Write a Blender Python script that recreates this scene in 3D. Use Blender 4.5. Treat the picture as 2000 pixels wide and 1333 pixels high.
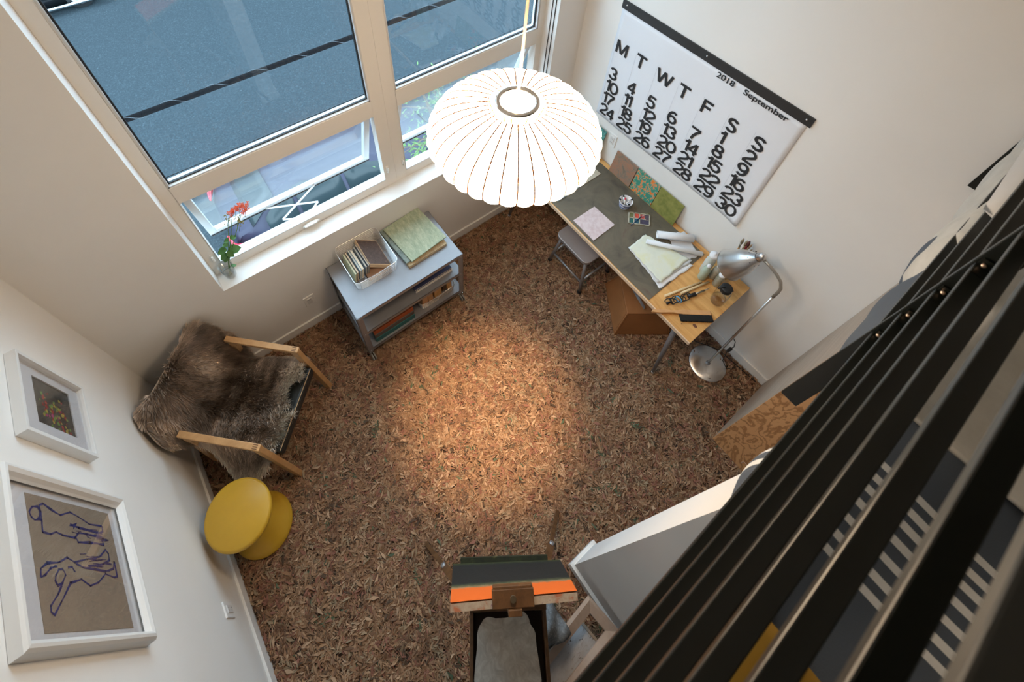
import bpy, bmesh, math, random
import numpy as np
from mathutils import Vector, Matrix
random.seed(7); rng = np.random.default_rng(7)
scn = bpy.context.scene; COL = scn.collection
for o in list(bpy.data.objects): bpy.data.objects.remove(o)

# ------------------------------------------------------------------ camera
cam = bpy.data.cameras.new('camera'); camo = bpy.data.objects.new('camera', cam); COL.objects.link(camo)
RX = Vector((.79816, -.60133, .03666)); RY = Vector((.43351, .61552, .65818)); RZ = Vector((-.41835, -.50944, .75197))
Mc = Matrix((RX, RY, RZ)).transposed().to_4x4(); Mc.translation = (.9353, -1.9511, 3.7171)
camo.matrix_world = Mc
cam.sensor_width = 36; cam.sensor_fit = 'HORIZONTAL'; cam.lens = 1007.2 * 36 / 2000
cam.shift_x = .01842; cam.shift_y = -.1821
cam.clip_start = .02; cam.clip_end = 200
cam.dof.use_dof = True; cam.dof.focus_distance = 3.1; cam.dof.aperture_fstop = 5.0
scn.camera = camo
# ------------------------------------------------------------------ world, light, exposure
scn.view_settings.view_transform = 'Standard'; scn.view_settings.look = 'None'
scn.view_settings.exposure = 1.0; scn.view_settings.gamma = 1.0
w = bpy.data.worlds.new('World'); scn.world = w; w.use_nodes = True
bg = w.node_tree.nodes['Background']; bg.inputs[0].default_value = (.62, .84, 1.0, 1); bg.inputs[1].default_value = 3.6

def area(name, loc, rot, sx, sy, col, energy, portal=False):
    l = bpy.data.lights.new(name, 'AREA'); l.shape = 'RECTANGLE'; l.size = sx; l.size_y = sy
    l.color = col; l.energy = energy
    if portal: l.cycles.is_portal = True
    o = bpy.data.objects.new(name, l); COL.objects.link(o); o.location = loc; o.rotation_euler = rot; return o
area('window_daylight', (1.8, .26, 2.3), (math.radians(-90), 0, 0), 2.4, 2.7, (1, 1, 1), 1, True)

# ------------------------------------------------------------------ materials
def nt(name):
    m = bpy.data.materials.new(name); m.use_nodes = True; t = m.node_tree
    return m, t, t.nodes, t.links, t.nodes['Principled BSDF']
def setp(p, base=None, rough=.5, metal=0, **k):
    if base is not None: p.inputs['Base Color'].default_value = (*base, 1)
    p.inputs['Roughness'].default_value = rough; p.inputs['Metallic'].default_value = metal
    for a, b in k.items(): p.inputs[a.replace('_', ' ')].default_value = b
def texco(n, l, scale=(1, 1, 1), loc=(0, 0, 0)):
    c = n.new('ShaderNodeTexCoord'); m = n.new('ShaderNodeMapping'); m.inputs['Scale'].default_value = scale
    m.inputs['Location'].default_value = loc
    l.new(c.outputs['Object'], m.inputs[0]); return m.outputs[0]
def noise(n, l, vec, scale, detail=4, rough=.6, dist=0):
    x = n.new('ShaderNodeTexNoise'); x.inputs['Scale'].default_value = scale; x.inputs['Detail'].default_value = detail
    x.inputs['Roughness'].default_value = rough; x.inputs['Distortion'].default_value = dist
    l.new(vec, x.inputs['Vector']); return x.outputs['Fac']
def ramp(n, l, fac, stops, interp='LINEAR'):
    r = n.new('ShaderNodeValToRGB'); cr = r.color_ramp; cr.interpolation = interp
    while len(cr.elements) > 1: cr.elements.remove(cr.elements[-1])
    cr.elements[0].position = stops[0][0]; cr.elements[0].color = (*stops[0][1], 1)
    for p, c in stops[1:]: e = cr.elements.new(min(1, p)); e.color = (*c, 1)
    l.new(fac, r.inputs[0]); return r.outputs[0]
def bump(n, l, p, h, strength=.2, dist=.01):
    b = n.new('ShaderNodeBump'); b.inputs['Strength'].default_value = strength; b.inputs['Distance'].default_value = dist
    l.new(h, b.inputs['Height']); l.new(b.outputs[0], p.inputs['Normal'])
def plain(name, base, rough=.5, metal=0, var=.06, scale=8, bm=0, bscale=200, **k):
    m, t, n, l, p = nt(name); setp(p, base, rough, metal, **k)
    v = texco(n, l)
    if var: l.new(ramp(n, l, noise(n, l, v, scale), [(.3, tuple(c * (1 - var) for c in base)), (.7, tuple(min(1, c * (1 + var)) for c in base))]), p.inputs['Base Color'])
    if bm: bump(n, l, p, noise(n, l, v, bscale, 2), bm, .002)
    return m
def mottled(name, stops, scale=12, stretch=(1, 1, 1), rough=.7, detail=6, dist=.3, bm=.1, bscale=300, interp='LINEAR'):
    m, t, n, l, p = nt(name); setp(p, None, rough)
    v = texco(n, l, stretch)
    l.new(ramp(n, l, noise(n, l, v, scale, detail, .65, dist), stops, interp), p.inputs['Base Color'])
    if bm: bump(n, l, p, noise(n, l, v, bscale, 2), bm, .002)
    return m
def wood(name, light, dark, stretch=(1, 12, 12), scale=3, rings=0, rough=.45, plank=None):
    m, t, n, l, p = nt(name); setp(p, None, rough)
    v = texco(n, l, stretch); f = noise(n, l, v, scale, 5, .55, .4)
    if rings:
        a = n.new('ShaderNodeMath'); a.operation = 'MULTIPLY'; a.inputs[1].default_value = rings; l.new(f, a.inputs[0])
        s = n.new('ShaderNodeMath'); s.operation = 'SINE'; l.new(a.outputs[0], s.inputs[0])
        q = n.new('ShaderNodeMath'); q.operation = 'MULTIPLY_ADD'; q.inputs[1].default_value = .5; q.inputs[2].default_value = .5; l.new(s.outputs[0], q.inputs[0]); f = q.outputs[0]
        c = ramp(n, l, f, [(.0, dark), (.28, tuple(.5 * (a_ + b_) for a_, b_ in zip(light, dark))), (.45, light), (1, light)])
    else:
        c = ramp(n, l, f, [(.3, dark), (.65, light)])
    if plank:
        b = n.new('ShaderNodeTexBrick'); b.inputs['Scale'].default_value = 1; b.inputs['Mortar Size'].default_value = .0008
        b.inputs['Brick Width'].default_value = plank[0]; b.inputs['Row Height'].default_value = plank[1]
        b.inputs['Color1'].default_value = (1, 1, 1, 1); b.inputs['Color2'].default_value = (.84, .80, .74, 1); b.inputs['Mortar'].default_value = (.5, .4, .3, 1)
        l.new(texco(n, l, rot_planks), b.inputs['Vector']) if False else l.new(texco(n, l), b.inputs['Vector'])
        mx = n.new('ShaderNodeMix'); mx.data_type = 'RGBA'; mx.blend_type = 'MULTIPLY'; mx.inputs[0].default_value = 1
        l.new(c, mx.inputs[6]); l.new(b.outputs[0], mx.inputs[7]); c = mx.outputs[2]
    l.new(c, p.inputs['Base Color']); bump(n, l, p, f, .05, .002); return m
def emit(name, col, s):
    m, t, n, l, p = nt(name); setp(p, (.8, .8, .8), .6); p.inputs['Emission Color'].default_value = (*col, 1); p.inputs['Emission Strength'].default_value = s; return m
def glass(name, tint=(.9, .95, .97), ior=1.45, rough=0.0, boost=1.0):
    m = bpy.data.materials.new(name); m.use_nodes = True; n = m.node_tree.nodes; l = m.node_tree.links; n.clear()
    o = n.new('ShaderNodeOutputMaterial'); mx = n.new('ShaderNodeMixShader'); tr = n.new('ShaderNodeBsdfTransparent'); gl = n.new('ShaderNodeBsdfGlossy')
    lw = n.new('ShaderNodeLayerWeight'); lw.inputs[0].default_value = .5; pw = n.new('ShaderNodeMath'); pw.operation = 'POWER'; pw.inputs[1].default_value = 4.5; l.new(lw.outputs['Facing'], pw.inputs[0])
    r0 = ((ior - 1) / (ior + 1)) ** 2; fr = n.new('ShaderNodeMath'); fr.operation = 'MULTIPLY_ADD'; fr.inputs[1].default_value = 1 - r0; fr.inputs[2].default_value = r0; l.new(pw.outputs[0], fr.inputs[0]); tr.inputs[0].default_value = (*tint, 1); gl.inputs['Roughness'].default_value = rough
    ml = n.new('ShaderNodeMath'); ml.operation = 'MULTIPLY'; ml.inputs[1].default_value = boost; ml.use_clamp = True
    l.new(fr.outputs[0], ml.inputs[0]); l.new(ml.outputs[0], mx.inputs[0]); l.new(tr.outputs[0], mx.inputs[1]); l.new(gl.outputs[0], mx.inputs[2]); l.new(mx.outputs[0], o.inputs[0])
    return m
def vcol(name, rough=.8, trans=0):
    m, t, n, l, p = nt(name); setp(p, None, rough)
    a = n.new('ShaderNodeAttribute'); a.attribute_name = 'tone'; l.new(a.outputs['Color'], p.inputs['Base Color'])
    p.inputs['Specular IOR Level'].default_value = .2
    return m

M = {}
M['wall'] = plain('wall_paint', (.84, .83, .81), .75, var=.015, scale=2, bm=.08, bscale=400)
M['trim'] = plain('trim_paint', (.84, .83, .81), .45, var=.01)
M['frame_w'] = plain('window_vinyl', (.84, .81, .76), .4, var=.01)
M['bead'] = plain('window_bead', (.70, .72, .74), .35, var=0)
M['gasket'] = plain('rubber_gasket', (.02, .022, .025), .5, var=0)
M['glass'] = glass('window_glass', (.93, .96, .98), 1.5, 0, 1.3)
M['clear'] = glass('clear_glass', (.965, .98, .975), 1.45, 0.02, 1.4)
M['picglass'] = glass('picture_glass', (.98, .98, .98), 1.35, 0.0, .8)
M['water'] = glass('water', (.97, .975, .97), 1.33)
M['black_metal'] = plain('black_powder_coat', (.006, .008, .006), .36, var=0, Specular_IOR_Level=.5)
M['zinc'] = plain('zinc_bolt', (.75, .55, .42), .35, 1, var=0)
M['steel'] = plain('grey_steel', (.30, .30, .315), .42, .55, var=.05)
M['stool_metal'] = plain('stool_metal', (.33, .33, .345), .38, .6, var=.06)
M['chrome'] = plain('chrome', (.82, .82, .83), .14, 1, var=0)
M['wire'] = plain('wire_chrome', (.80, .79, .78), .28, .9, var=0)
M['alu'] = plain('aluminium', (.72, .71, .70), .30, 1, var=.04, scale=30)
M['rubber'] = plain('black_rubber', (.012, .012, .013), .55, var=0)
M['caster'] = plain('caster_grey', (.25, .24, .22), .5, var=0)
M['yellow'] = plain('yellow_lacquer', (.58, .34, .028), .38, var=.04, bm=.03)
M['birch'] = wood('birch', (.62, .36, .16), (.50, .27, .11), (3, 3, 3), 6)
M['pine'] = wood('pine', (.74, .42, .15), (.56, .27, .075), (9, 1.2, 9), 3, plank=None)
M['oakply'] = wood('oak_plywood', (.74, .40, .18), (.44, .20, .075), (1.0, 2.0, .9), 2.6, 70, .5)
M['greyply'] = wood('pale_plywood', (.46, .36, .28), (.38, .29, .22), (2, 2, 14), 2, 0, .55)
M['easelwood'] = wood('stained_easel_wood', (.16, .075, .028), (.075, .034, .014), (6, 6, 6), 5, 0, .5)
M['brushwood'] = wood('beech', (.66, .36, .16), (.56, .29, .12), (4, 4, 4), 5)
M['cardboard'] = plain('brown_hardboard', (.30, .125, .042), .6, var=.12, scale=5, bm=.1)
M['lino'] = mottled('desk_linoleum', [(.28, (.040, .037, .035)), (.40, (.108, .092, .066)), (.58, (.150, .126, .088)), (.70, (.13, .085, .062))], 4.0, rough=.5, dist=1.2)
M['leather'] = plain('black_leather', (.012, .014, .013), .38, var=.1, bm=.15, bscale=90)
M['paper'] = plain('white_paper', (.80, .81, .84), .8, var=.015, scale=3)
M['calpaper'] = plain('calendar_paper', (.80, .82, .87), .75, var=.01, scale=3)
M['ink'] = plain('black_ink', (.022, .022, .024), .7, var=0)
M['calbar'] = plain('calendar_black_bar', (.028, .027, .027), .5, var=.1)
M['brownpaper'] = plain('brown_drawing_paper', (.30, .235, .175), .85, var=.05, bm=.05)
M['bluecrayon'] = plain('blue_crayon', (.035, .035, .16), .8, var=.3, scale=90)
M['mat_board'] = plain('mat_board', (.66, .66, .69), .8, var=0)
M['pframe'] = plain('white_picture_frame', (.78, .78, .77), .4, var=0)
M['asphalt'] = mottled('asphalt', [(.3, (.014, .023, .029)), (.5, (.023, .036, .044)), (.62, (.033, .050, .060)), (.70, (.09, .12, .135))], 34, rough=.9, detail=8, dist=0, bm=0)
M['concrete'] = mottled('sidewalk_concrete', [(.3, (.045, .06, .075)), (.7, (.07, .09, .11))], 6, rough=.9)
M['car'] = plain('dark_blue_car_paint', (.030, .032, .055), .4, 0, var=0, Specular_IOR_Level=.25)
M['carglass'] = plain('car_glass', (.022, .034, .038), .25, 0, var=0, Specular_IOR_Level=.3)
M['red'] = plain('red_tail_lens', (.65, .03, .06), .2, var=0)
M['leaf'] = mottled('tree_leaf', [(.3, (.05, .11, .035)), (.7, (.13, .24, .07))], 5, rough=.5)
M['flowerleaf'] = mottled('houseplant_leaf', [(.3, (.03, .10, .015)), (.7, (.07, .19, .03))], 20, rough=.45)
M['stem'] = plain('green_stem', (.10, .20, .05), .5, var=.1)
M['petal'] = plain('orange_petals', (.85, .10, .012), .5, var=.25, scale=80)
M['bud'] = plain('olive_bud', (.28, .24, .05), .6, var=.2, scale=80)
M['duvet'] = None

# ------------------------------------------------------------------ mesh builder
class MB:
    def __init__(s): s.v = []; s.f = []; s.sm = []
    def add(s, vs, fs, smooth=False, T=None):
        b = len(s.v)
        s.v += [tuple(T @ Vector(v)) for v in vs] if T is not None else [tuple(v) for v in vs]
        s.f += [tuple(i + b for i in f) for f in fs]; s.sm += [smooth] * len(fs); return s
    def box(s, x0, x1, y0, y1, z0, z1, T=None):
        vs = [(x0, y0, z0), (x1, y0, z0), (x1, y1, z0), (x0, y1, z0), (x0, y0, z1), (x1, y0, z1), (x1, y1, z1), (x0, y1, z1)]
        return s.add(vs, [(0, 3, 2, 1), (4, 5, 6, 7), (0, 1, 5, 4), (1, 2, 6, 5), (2, 3, 7, 6), (3, 0, 4, 7)], False, T)
    def bar(s, a, b, wv, tv, T=None):          # beam from a to b; wv, tv = full width / thickness vectors
        a, b, wv, tv = Vector(a), Vector(b), Vector(wv) / 2, Vector(tv) / 2
        vs = [e + i * wv + j * tv for e in (a, b) for (i, j) in ((-1, -1), (1, -1), (1, 1), (-1, 1))]
        return s.add(vs, [(0, 3, 2, 1), (4, 5, 6, 7), (0, 1, 5, 4), (1, 2, 6, 5), (2, 3, 7, 6), (3, 0, 4, 7)], False, T)
    def hexa(s, lo, hi):                       # lo / hi: four corners each
        return s.add(list(lo) + list(hi), [(0, 3, 2, 1), (4, 5, 6, 7), (0, 1, 5, 4), (1, 2, 6, 5), (2, 3, 7, 6), (3, 0, 4, 7)])
    def cyl(s, a, b, r0, r1=None, n=16, T=None):
        return s.tube([a, b], [r0, r0 if r1 is None else r1], n, T=T)
    def tube(s, pts, r, n=8, closed=False, T=None, caps=True):
        pts = [Vector(p) for p in pts]; m = len(pts); rs = r if isinstance(r, (list, tuple)) else [r] * m
        d0 = (pts[1] - pts[0]).normalized(); up = Vector((0, 0, 1)) if abs(d0.z) < .9 else Vector((1, 0, 0)); u = d0.cross(up).normalized()
        vs = []
        for i, p in enumerate(pts):
            if closed: d = (pts[(i + 1) % m] - pts[i - 1]).normalized()
            else: d = (pts[min(i + 1, m - 1)] - pts[max(i - 1, 0)]).normalized()
            u = (u - d * u.dot(d)); u = u.normalized() if u.length > 1e-6 else d.orthogonal().normalized(); w_ = d.cross(u)
            vs += [p + rs[i] * (math.cos(2 * math.pi * k / n) * u + math.sin(2 * math.pi * k / n) * w_) for k in range(n)]
        fs = []
        for i in range(m if closed else m - 1):
            j = (i + 1) % m
            fs += [(i * n + k, i * n + (k + 1) % n, j * n + (k + 1) % n, j * n + k) for k in range(n)]
        s.add(vs, fs, True, T)
        if not closed and caps:
            s.add(vs[:n], [tuple(range(n))[::-1]], False, T); s.add(vs[-n:], [tuple(range(n))], False, T)
        return s
    def lathe(s, prof, c=(0, 0, 0), n=32, T=None, axis=None, smooth=True):
        R_ = Matrix.Identity(3) if axis is None else Vector(axis).to_track_quat('Z', 'Y').to_matrix()
        c = Vector(c); vs = []
        for r, z in prof: vs += [c + R_ @ Vector((r * math.cos(2 * math.pi * k / n), r * math.sin(2 * math.pi * k / n), z)) for k in range(n)]
        fs = [(i * n + k, i * n + (k + 1) % n, (i + 1) * n + (k + 1) % n, (i + 1) * n + k) for i in range(len(prof) - 1) for k in range(n)]
        return s.add(vs, fs, smooth, T)
    def prism(s, poly, z0, z1, T=None):
        m = len(poly); vs = [(x, y, z0) for x, y in poly] + [(x, y, z1) for x, y in poly]
        return s.add(vs, [tuple(range(m))[::-1], tuple(range(m, 2 * m))] + [(i, (i + 1) % m, m + (i + 1) % m, m + i) for i in range(m)], False, T)
    def grid(s, fn, nu, nv, smooth=True, T=None):
        vs = [fn(i / nu, j / nv) for i in range(nu + 1) for j in range(nv + 1)]
        return s.add(vs, [(i * (nv + 1) + j, (i + 1) * (nv + 1) + j, (i + 1) * (nv + 1) + j + 1, i * (nv + 1) + j + 1) for i in range(nu) for j in range(nv)], smooth, T)
    def sphere(s, c, r, n=12, sx=1, sy=1, sz=1, T=None):
        c = Vector(c)
        return s.grid(lambda u, v: c + Vector((sx * r * math.sin(math.pi * u) * math.cos(2 * math.pi * v), sy * r * math.sin(math.pi * u) * math.sin(2 * math.pi * v), sz * r * math.cos(math.pi * u))), n, n, True, T)
    def build(s, name, mat, parent=None, bevel=0, seg=2, solid=0, origin=None, tones=None):
        org = Vector(ORG[parent.name]) if parent is not None else None
        if org is None:
            a = np.array(s.v); org = Vector(origin) if origin is not None else Vector((*((a.min(0) + a.max(0)) / 2)[:2], a[:, 2].min()))
        me = bpy.data.meshes.new(name)
        me.from_pydata([tuple(Vector(v) - org) for v in s.v], [], s.f)
        me.polygons.foreach_set('use_smooth', s.sm)
        bm = bmesh.new(); bm.from_mesh(me); bmesh.ops.remove_doubles(bm, verts=bm.verts, dist=1e-5) if not tones else None
        bmesh.ops.recalc_face_normals(bm, faces=bm.faces); bm.to_mesh(me); bm.free()
        me.materials.append(mat); o = bpy.data.objects.new(name, me); COL.objects.link(o)
        if parent is not None: o.parent = parent; ORG[o.name] = org
        else: o.location = org; ORG[o.name] = org
        if solid: q = o.modifiers.new('solid', 'SOLIDIFY'); q.thickness = solid; q.offset = 0
        if bevel: q = o.modifiers.new('bevel', 'BEVEL'); q.width = bevel; q.segments = seg; q.limit_method = 'ANGLE'; q.angle_limit = math.radians(40)
        return o
ORG = {}
def thing(name, loc, label, cat, group=None):
    o = bpy.data.objects.new(name, None); COL.objects.link(o); o.location = loc; o.empty_display_size = .1; ORG[o.name] = Vector(loc)
    o['label'] = label; o['category'] = cat
    if group: o['group'] = group
    return o
def tag(o, label, cat, group=None, kind=None):
    o['label'] = label; o['category'] = cat
    if group: o['group'] = group
    if kind: o['kind'] = kind
    return o
def struct(o): o['kind'] = 'structure'; return o
def frame_T(c, ang): return Matrix.Translation(Vector(c)) @ Matrix.Rotation(ang, 4, 'Z')

# ------------------------------------------------------------------ room shell
L = 3.257; CE = 4.9; YB = -5.2
o = MB().box(0, L, YB, 0, -.1, 0).build('floor', plain('floor_backing', (.05, .03, .02), .9), None); struct(o)
struct(MB().box(-.15, 0, YB, .2, -.1, CE).build('wall_left', M['wall']))
struct(MB().box(L, L + .15, YB, .2, -.1, CE).build('wall_right', M['wall']))
struct(MB().box(0, L, YB - .15, YB, -.1, CE).build('wall_front', plain('dark_loft_wall', (.05, .05, .05), .8)))  # end wall out of view, coloured dark to cut bounce light in the loft
struct(MB().box(-.15, L + .15, YB - .15, .2, CE, CE + .15).build('ceiling', M['wall']))
WX0, WX1, WZ0, WZ1 = .600, 3.008, .9325, 3.62
wb = MB(); wb.box(0, WX0, 0, .2, -.1, CE); wb.box(WX1, L, 0, .2, -.1, CE); wb.box(WX0, WX1, 0, .2, -.1, WZ0 - .02); wb.box(WX0, WX1, 0, .2, WZ1, CE)
struct(wb.build('wall_back', M['wall']))
struct(MB().box(WX0 - .0, WX1 + .0, -.006, .2, WZ0 - .02, WZ0).build('trim_1', M['trim'], bevel=.002))      # window sill
bh, bt = .098, .013
struct(MB().box(0, L, -bt, 0, 0, bh).build('baseboard_back', M['trim'], bevel=.002))
struct(MB().box(0, bt, -3.2, -bt, 0, bh).build('baseboard_left', M['trim'], bevel=.002))
struct(MB().box(L - bt, L, -2.236, -bt, 0, bh).build('baseboard_right', M['trim'], bevel=.002))
# wall end (stub) under the loft
struct(MB().box(1.503, 1.650, -3.4, -2.166, 0, 2.33).build('wall_stub', M['wall']))
struct(MB().box(1.485, 1.668, -3.4, -2.148, 0, bh).build('baseboard_stub', M['trim'], bevel=.002))
# loft slab and the low end wall behind it
struct(MB().box(0, 1.502, YB, -2.19, 2.18, 2.33).box(1.651, L, YB, -2.19, 2.18, 2.33).box(1.502, 1.651, YB, -3.401, 2.18, 2.33).build('floor_loft', plain('loft_floor', (.10, .09, .08), .6)))

# ------------------------------------------------------------------ windows
FY = .12
def fy(x): return x
XU0, XM1, XM2, XU1 = .658, 1.727, 1.884, 2.958
ZL0, ZL1, ZU0, ZU1 = 1.0, 1.591, 1.711, 3.54
def window(idx, x0, x1, xl, xr):
    wn = bpy.data.objects.new('window_%d' % idx, None); COL.objects.link(wn); wn.location = ((x0 + x1) / 2, FY, WZ0); ORG[wn.name] = wn.location.copy(); wn['kind'] = 'structure'
    m = MB(); a, b = FY, .19
    m.box(xl, x0, a, b, WZ0, WZ1); m.box(x1, xr, a, b, WZ0, WZ1)
    m.box(x0, x1, a, b, WZ0, ZL0); m.box(x0, x1, a, b, ZL1, ZU0); m.box(x0, x1, a, b, ZU1, WZ1)
    m.build('window_frame', M['frame_w'], wn, bevel=.002)
    bd = MB(); t = .009
    for (z0, z1) in ((ZU0, ZU1),):
        bd.box(x0, x1, a + .004, a + .03, z0, z0 + t); bd.box(x0, x0 + t, a + .004, a + .03, z0, z1); bd.box(x1 - t, x1, a + .004, a + .03, z0, z1); bd.box(x0, x1, a + .004, a + .03, z1 - t, z1)
    bd.box(x0, x1, a + .001, a + .02, ZL0, ZL0 + .007)
    bd.build('glazing_bead', M['bead'], wn)
    g = MB(); u = .007
    g.box(x0 + t, x1 - t, a + .022, a + .034, ZU0 + t, ZU0 + t + u); g.box(x0 + t, x0 + t + u, a + .022, a + .034, ZU0, ZU1); g.box(x1 - t - u, x1 - t, a + .022, a + .034, ZU0, ZU1)
    g.build('gasket', M['gasket'], wn)
    MB().box(x0 + .004, x1 - .004, a + .034, a + .040, ZU0 + .004, ZU1 - .004).build('pane', M['glass'], wn)
    # awning sash, hinged at its top edge and pushed outwards
    ang = math.radians(17.5); c, s_ = math.cos(ang), math.sin(ang); H = .575
    T = Matrix.Translation((0, .165, ZL1 - .004)) @ Matrix.Rotation(ang, 4, 'X')
    f = MB(); fw = .036; xa, xb = x0 + .012, x1 - .012
    f.box(xa, xa + fw, -.018, .018, -H, 0, T); f.box(xb - fw, xb, -.018, .018, -H, 0, T); f.box(xa + fw, xb - fw, -.018, .018, -H, -H + fw, T); f.box(xa + fw, xb - fw, -.018, .018, -fw, 0, T)
    sash = f.build('awning_sash', M['bead'], wn, bevel=.003)
    MB().box(xa + fw - .004, xb - fw + .004, -.003, .003, -H + fw - .004, -fw + .004, T).build('sash_pane', M['glass'], sash)
    MB().box(xa + .002, xb - .002, -.024, -.019, -H - .004, -H + .004, T).build('sash_seal', M['gasket'], sash)
    # scissor operator
    xc = (x0 + x1) / 2 - .02; B = Vector((xc + .09, FY + .03, ZL0 + .012)); q = MB()
    bot = T @ Vector((xc, -.022, -H + .02))
    y0 = FY + .03; y1 = bot.y; zz0, zz1 = ZL0 + .014, bot.z
    def P(u_, v_): return (xc + u_, y0 + (y1 - y0) * v_, zz0 + (zz1 - zz0) * v_ + .002 * (u_ > 0))
    wv = (0, 0, .003)
    for a_, b_ in ((P(-.03, .0), P(-.115, .28)), (P(.035, .0), P(.115, .28)), (P(-.115, .28), P(.15, 1)), (P(.115, .28), P(-.17, 1)), (P(-.09, .0), P(-.30, -.0))):
        d = (Vector(b_) - Vector(a_)).normalized(); side = d.cross(Vector((0, 0, 1))).normalized() * .013
        q.bar(a_, b_, side, wv)
    q.build('operator_arms', M['bead'], wn)
    hd = MB(); T2 = Matrix.Translation((xc + .02, FY - .012, ZL0 - .028))
    hd.sphere((0, 0, 0), 1, 12, .058, .016, .013, T2); hd.bar((-.045, -.012, .006), (.03, -.014, .008), (0, .012, 0), (0, 0, .01), T2)
    hd.build('crank_handle', M['frame_w'], wn)
    for xx in (x0 - .02, x1 + .022) if idx == 1 else (x0 - .02,):
        k = MB(); k.box(xx - .008, xx + .008, FY - .006, FY, 1.07, 1.13); k.tube([(xx, FY - .004, 1.075), (xx, FY - .022, 1.085), (xx, FY - .02, 1.125)], .005, 8)
        k.build('latch', M['frame_w'], wn)
    return wn
window(1, XU0, XM1, WX0, (XM1 + XM2) / 2); window(2, XM2, XU1, (XM1 + XM2) / 2, WX1)
for i_ in (0, 1): struct(MB().box(3.002, 3.008, .03 + .03 * i_, .0325 + .03 * i_, WZ0, WZ1).build('trim_%d' % (2 + i_), M['gasket']))

# ------------------------------------------------------------------ street outside
GZ = -4.9
tag(MB().box(-30, 30, 6.0, 60, GZ - .1, GZ).build('street', M['asphalt']), 'grey asphalt street below the windows', 'street', kind='structure')
tag(MB().box(-30, 30, .2, 3.6, GZ - .1, GZ + .12).build('pavement', M['concrete']), 'pale concrete pavement at the foot of the building', 'pavement', kind='structure')
tag(MB().box(-30, 30, 3.6, 6.0, GZ - .1, GZ).build('parking_lane', M['asphalt']), 'asphalt parking lane beside the pavement', 'road', kind='structure')
def car(x0, y0, mat, label, rev=False, cat='car', chrome=False):
    t = thing('parked_car', (x0 + 2.2, y0 + .9, GZ), label, cat)
    Ln = 4.4; z = GZ
    top = [(0, .62), (.06, .95), (.35, 1.02), (.95, 1.46), (1.6, 1.52), (2.5, 1.48), (3.25, 1.02), (4.1, .88), (4.36, .7), (4.4, .45)]
    st = []
    N = 26
    def topz(s):
        for (a, za), (b, zb) in zip(top, top[1:]):
            if a <= s <= b: return za + (zb - za) * (s - a) / (b - a)
        return .4
    def sec(s):
        h = topz(s); belt = min(.93, h); pinch = .12 * (abs(s - Ln / 2) / (Ln / 2)) ** 3 * 2
        wtop = .90 - pinch - max(0, h - .95) * .62
        pr_ = [(.86 - pinch, .22), (.90 - pinch, .5), (.90 - pinch, belt * .92), (.87 - pinch, belt), (wtop, h - .02 if h > .95 else belt), (wtop - .1, h)]
        ys = [(-a, b) for a, b in pr_] + [(a, b) for a, b in pr_[::-1]]
        return [(x0 + s, y0 + .9 + a, z + b) for a, b in ys]
    S = [sec(Ln * i / N) for i in range(N + 1)]; m = MB(); k = len(S[0])
    vs = [p for r_ in S for p in r_]
    fs = [(i * k + j, (i + 1) * k + j, (i + 1) * k + (j + 1) % k, i * k + (j + 1) % k) for i in range(N) for j in range(k)]
    fs += [tuple(range(k))[::-1], tuple(N * k + j for j in range(k))]
    m.add(vs, fs, True); body = m.build('body', mat, t)
    for sgn in (-1, 1):
        for (a, b) in ((.62, 1.15), (1.22, 2.05), (2.12, 2.95)):
            def side(s, hh):
                h = topz(s); w0 = .885; w1 = .90 - max(0, h - .95) * .62 + .008
                f_ = hh; return (x0 + s, y0 + .9 + sgn * (w0 + (w1 - w0) * f_), z + .96 + (max(h, .98) - .06 - .96) * f_)
            MB().grid(lambda u, v: side(a + (b - a) * u, v), 4, 2).build('side_window', M['carglass'], t, solid=.006)
    def back(u, v):
        s = .40 + .5 * v; h = topz(s); ww = (.72 - .14 * v) * (u * 2 - 1); return (x0 + s - .01, y0 + .9 + ww, z + h + .008)
    MB().grid(back, 4, 4).build('rear_window', M['carglass'], t, solid=.006)
    for sgn in (-1, 1):
        MB().add([(x0 - .02, y0 + .9 + sgn * .5, z + .90), (x0 + .02, y0 + .9 + sgn * .78, z + .93), (x0 + .12, y0 + .9 + sgn * .86, z + .94), (x0 + .42, y0 + .9 + sgn * .912, z + .90), (x0 + .14, y0 + .9 + sgn * .885, z + .78), (x0 + .0, y0 + .9 + sgn * .74, z + .76), (x0 - .03, y0 + .9 + sgn * .5, z + .80)], [(0, 1, 2, 3, 4, 5, 6)]).build('tail_light', M['red'], t, solid=.03)
        for s in (.85, 3.55):
            wh = MB().cyl((x0 + s, y0 + .9 + sgn * .70, z + .32), (x0 + s, y0 + .9 + sgn * .905, z + .32), .32, n=24).build('wheel', M['rubber'], t)
            MB().cyl((x0 + s, y0 + .9 + sgn * .88, z + .32), (x0 + s, y0 + .9 + sgn * .915, z + .32), .2, n=20).build('hubcap', M['alu'], wh)
    return t
car(.42, 4.02, M['car'], 'dark blue parked car with red tail light seen below the open awning window')
blk = plain('black_car_paint', (.012, .013, .016), .3, .2, var=0)
t = car(-3.9, 14.95, blk, 'black parked vehicle across the street with a chrome side rail')
MB().tube([(-3.6, 14.86, GZ + .22), (.4, 14.86, GZ + .22)], .05, 8).build('side_rail', M['chrome'], t)
bf = thing('sky_block_facade', (0, 24, GZ), 'tall grey building facade out of view across the street, added to block low sky and dim reflections', 'building')  # out-of-view block, added to hold back low sky light and darken reflections
MB().box(-30, 30, 24, 30, GZ, GZ + 16).build('wall', plain('facade', (.10, .11, .12), .9), bf)
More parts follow.
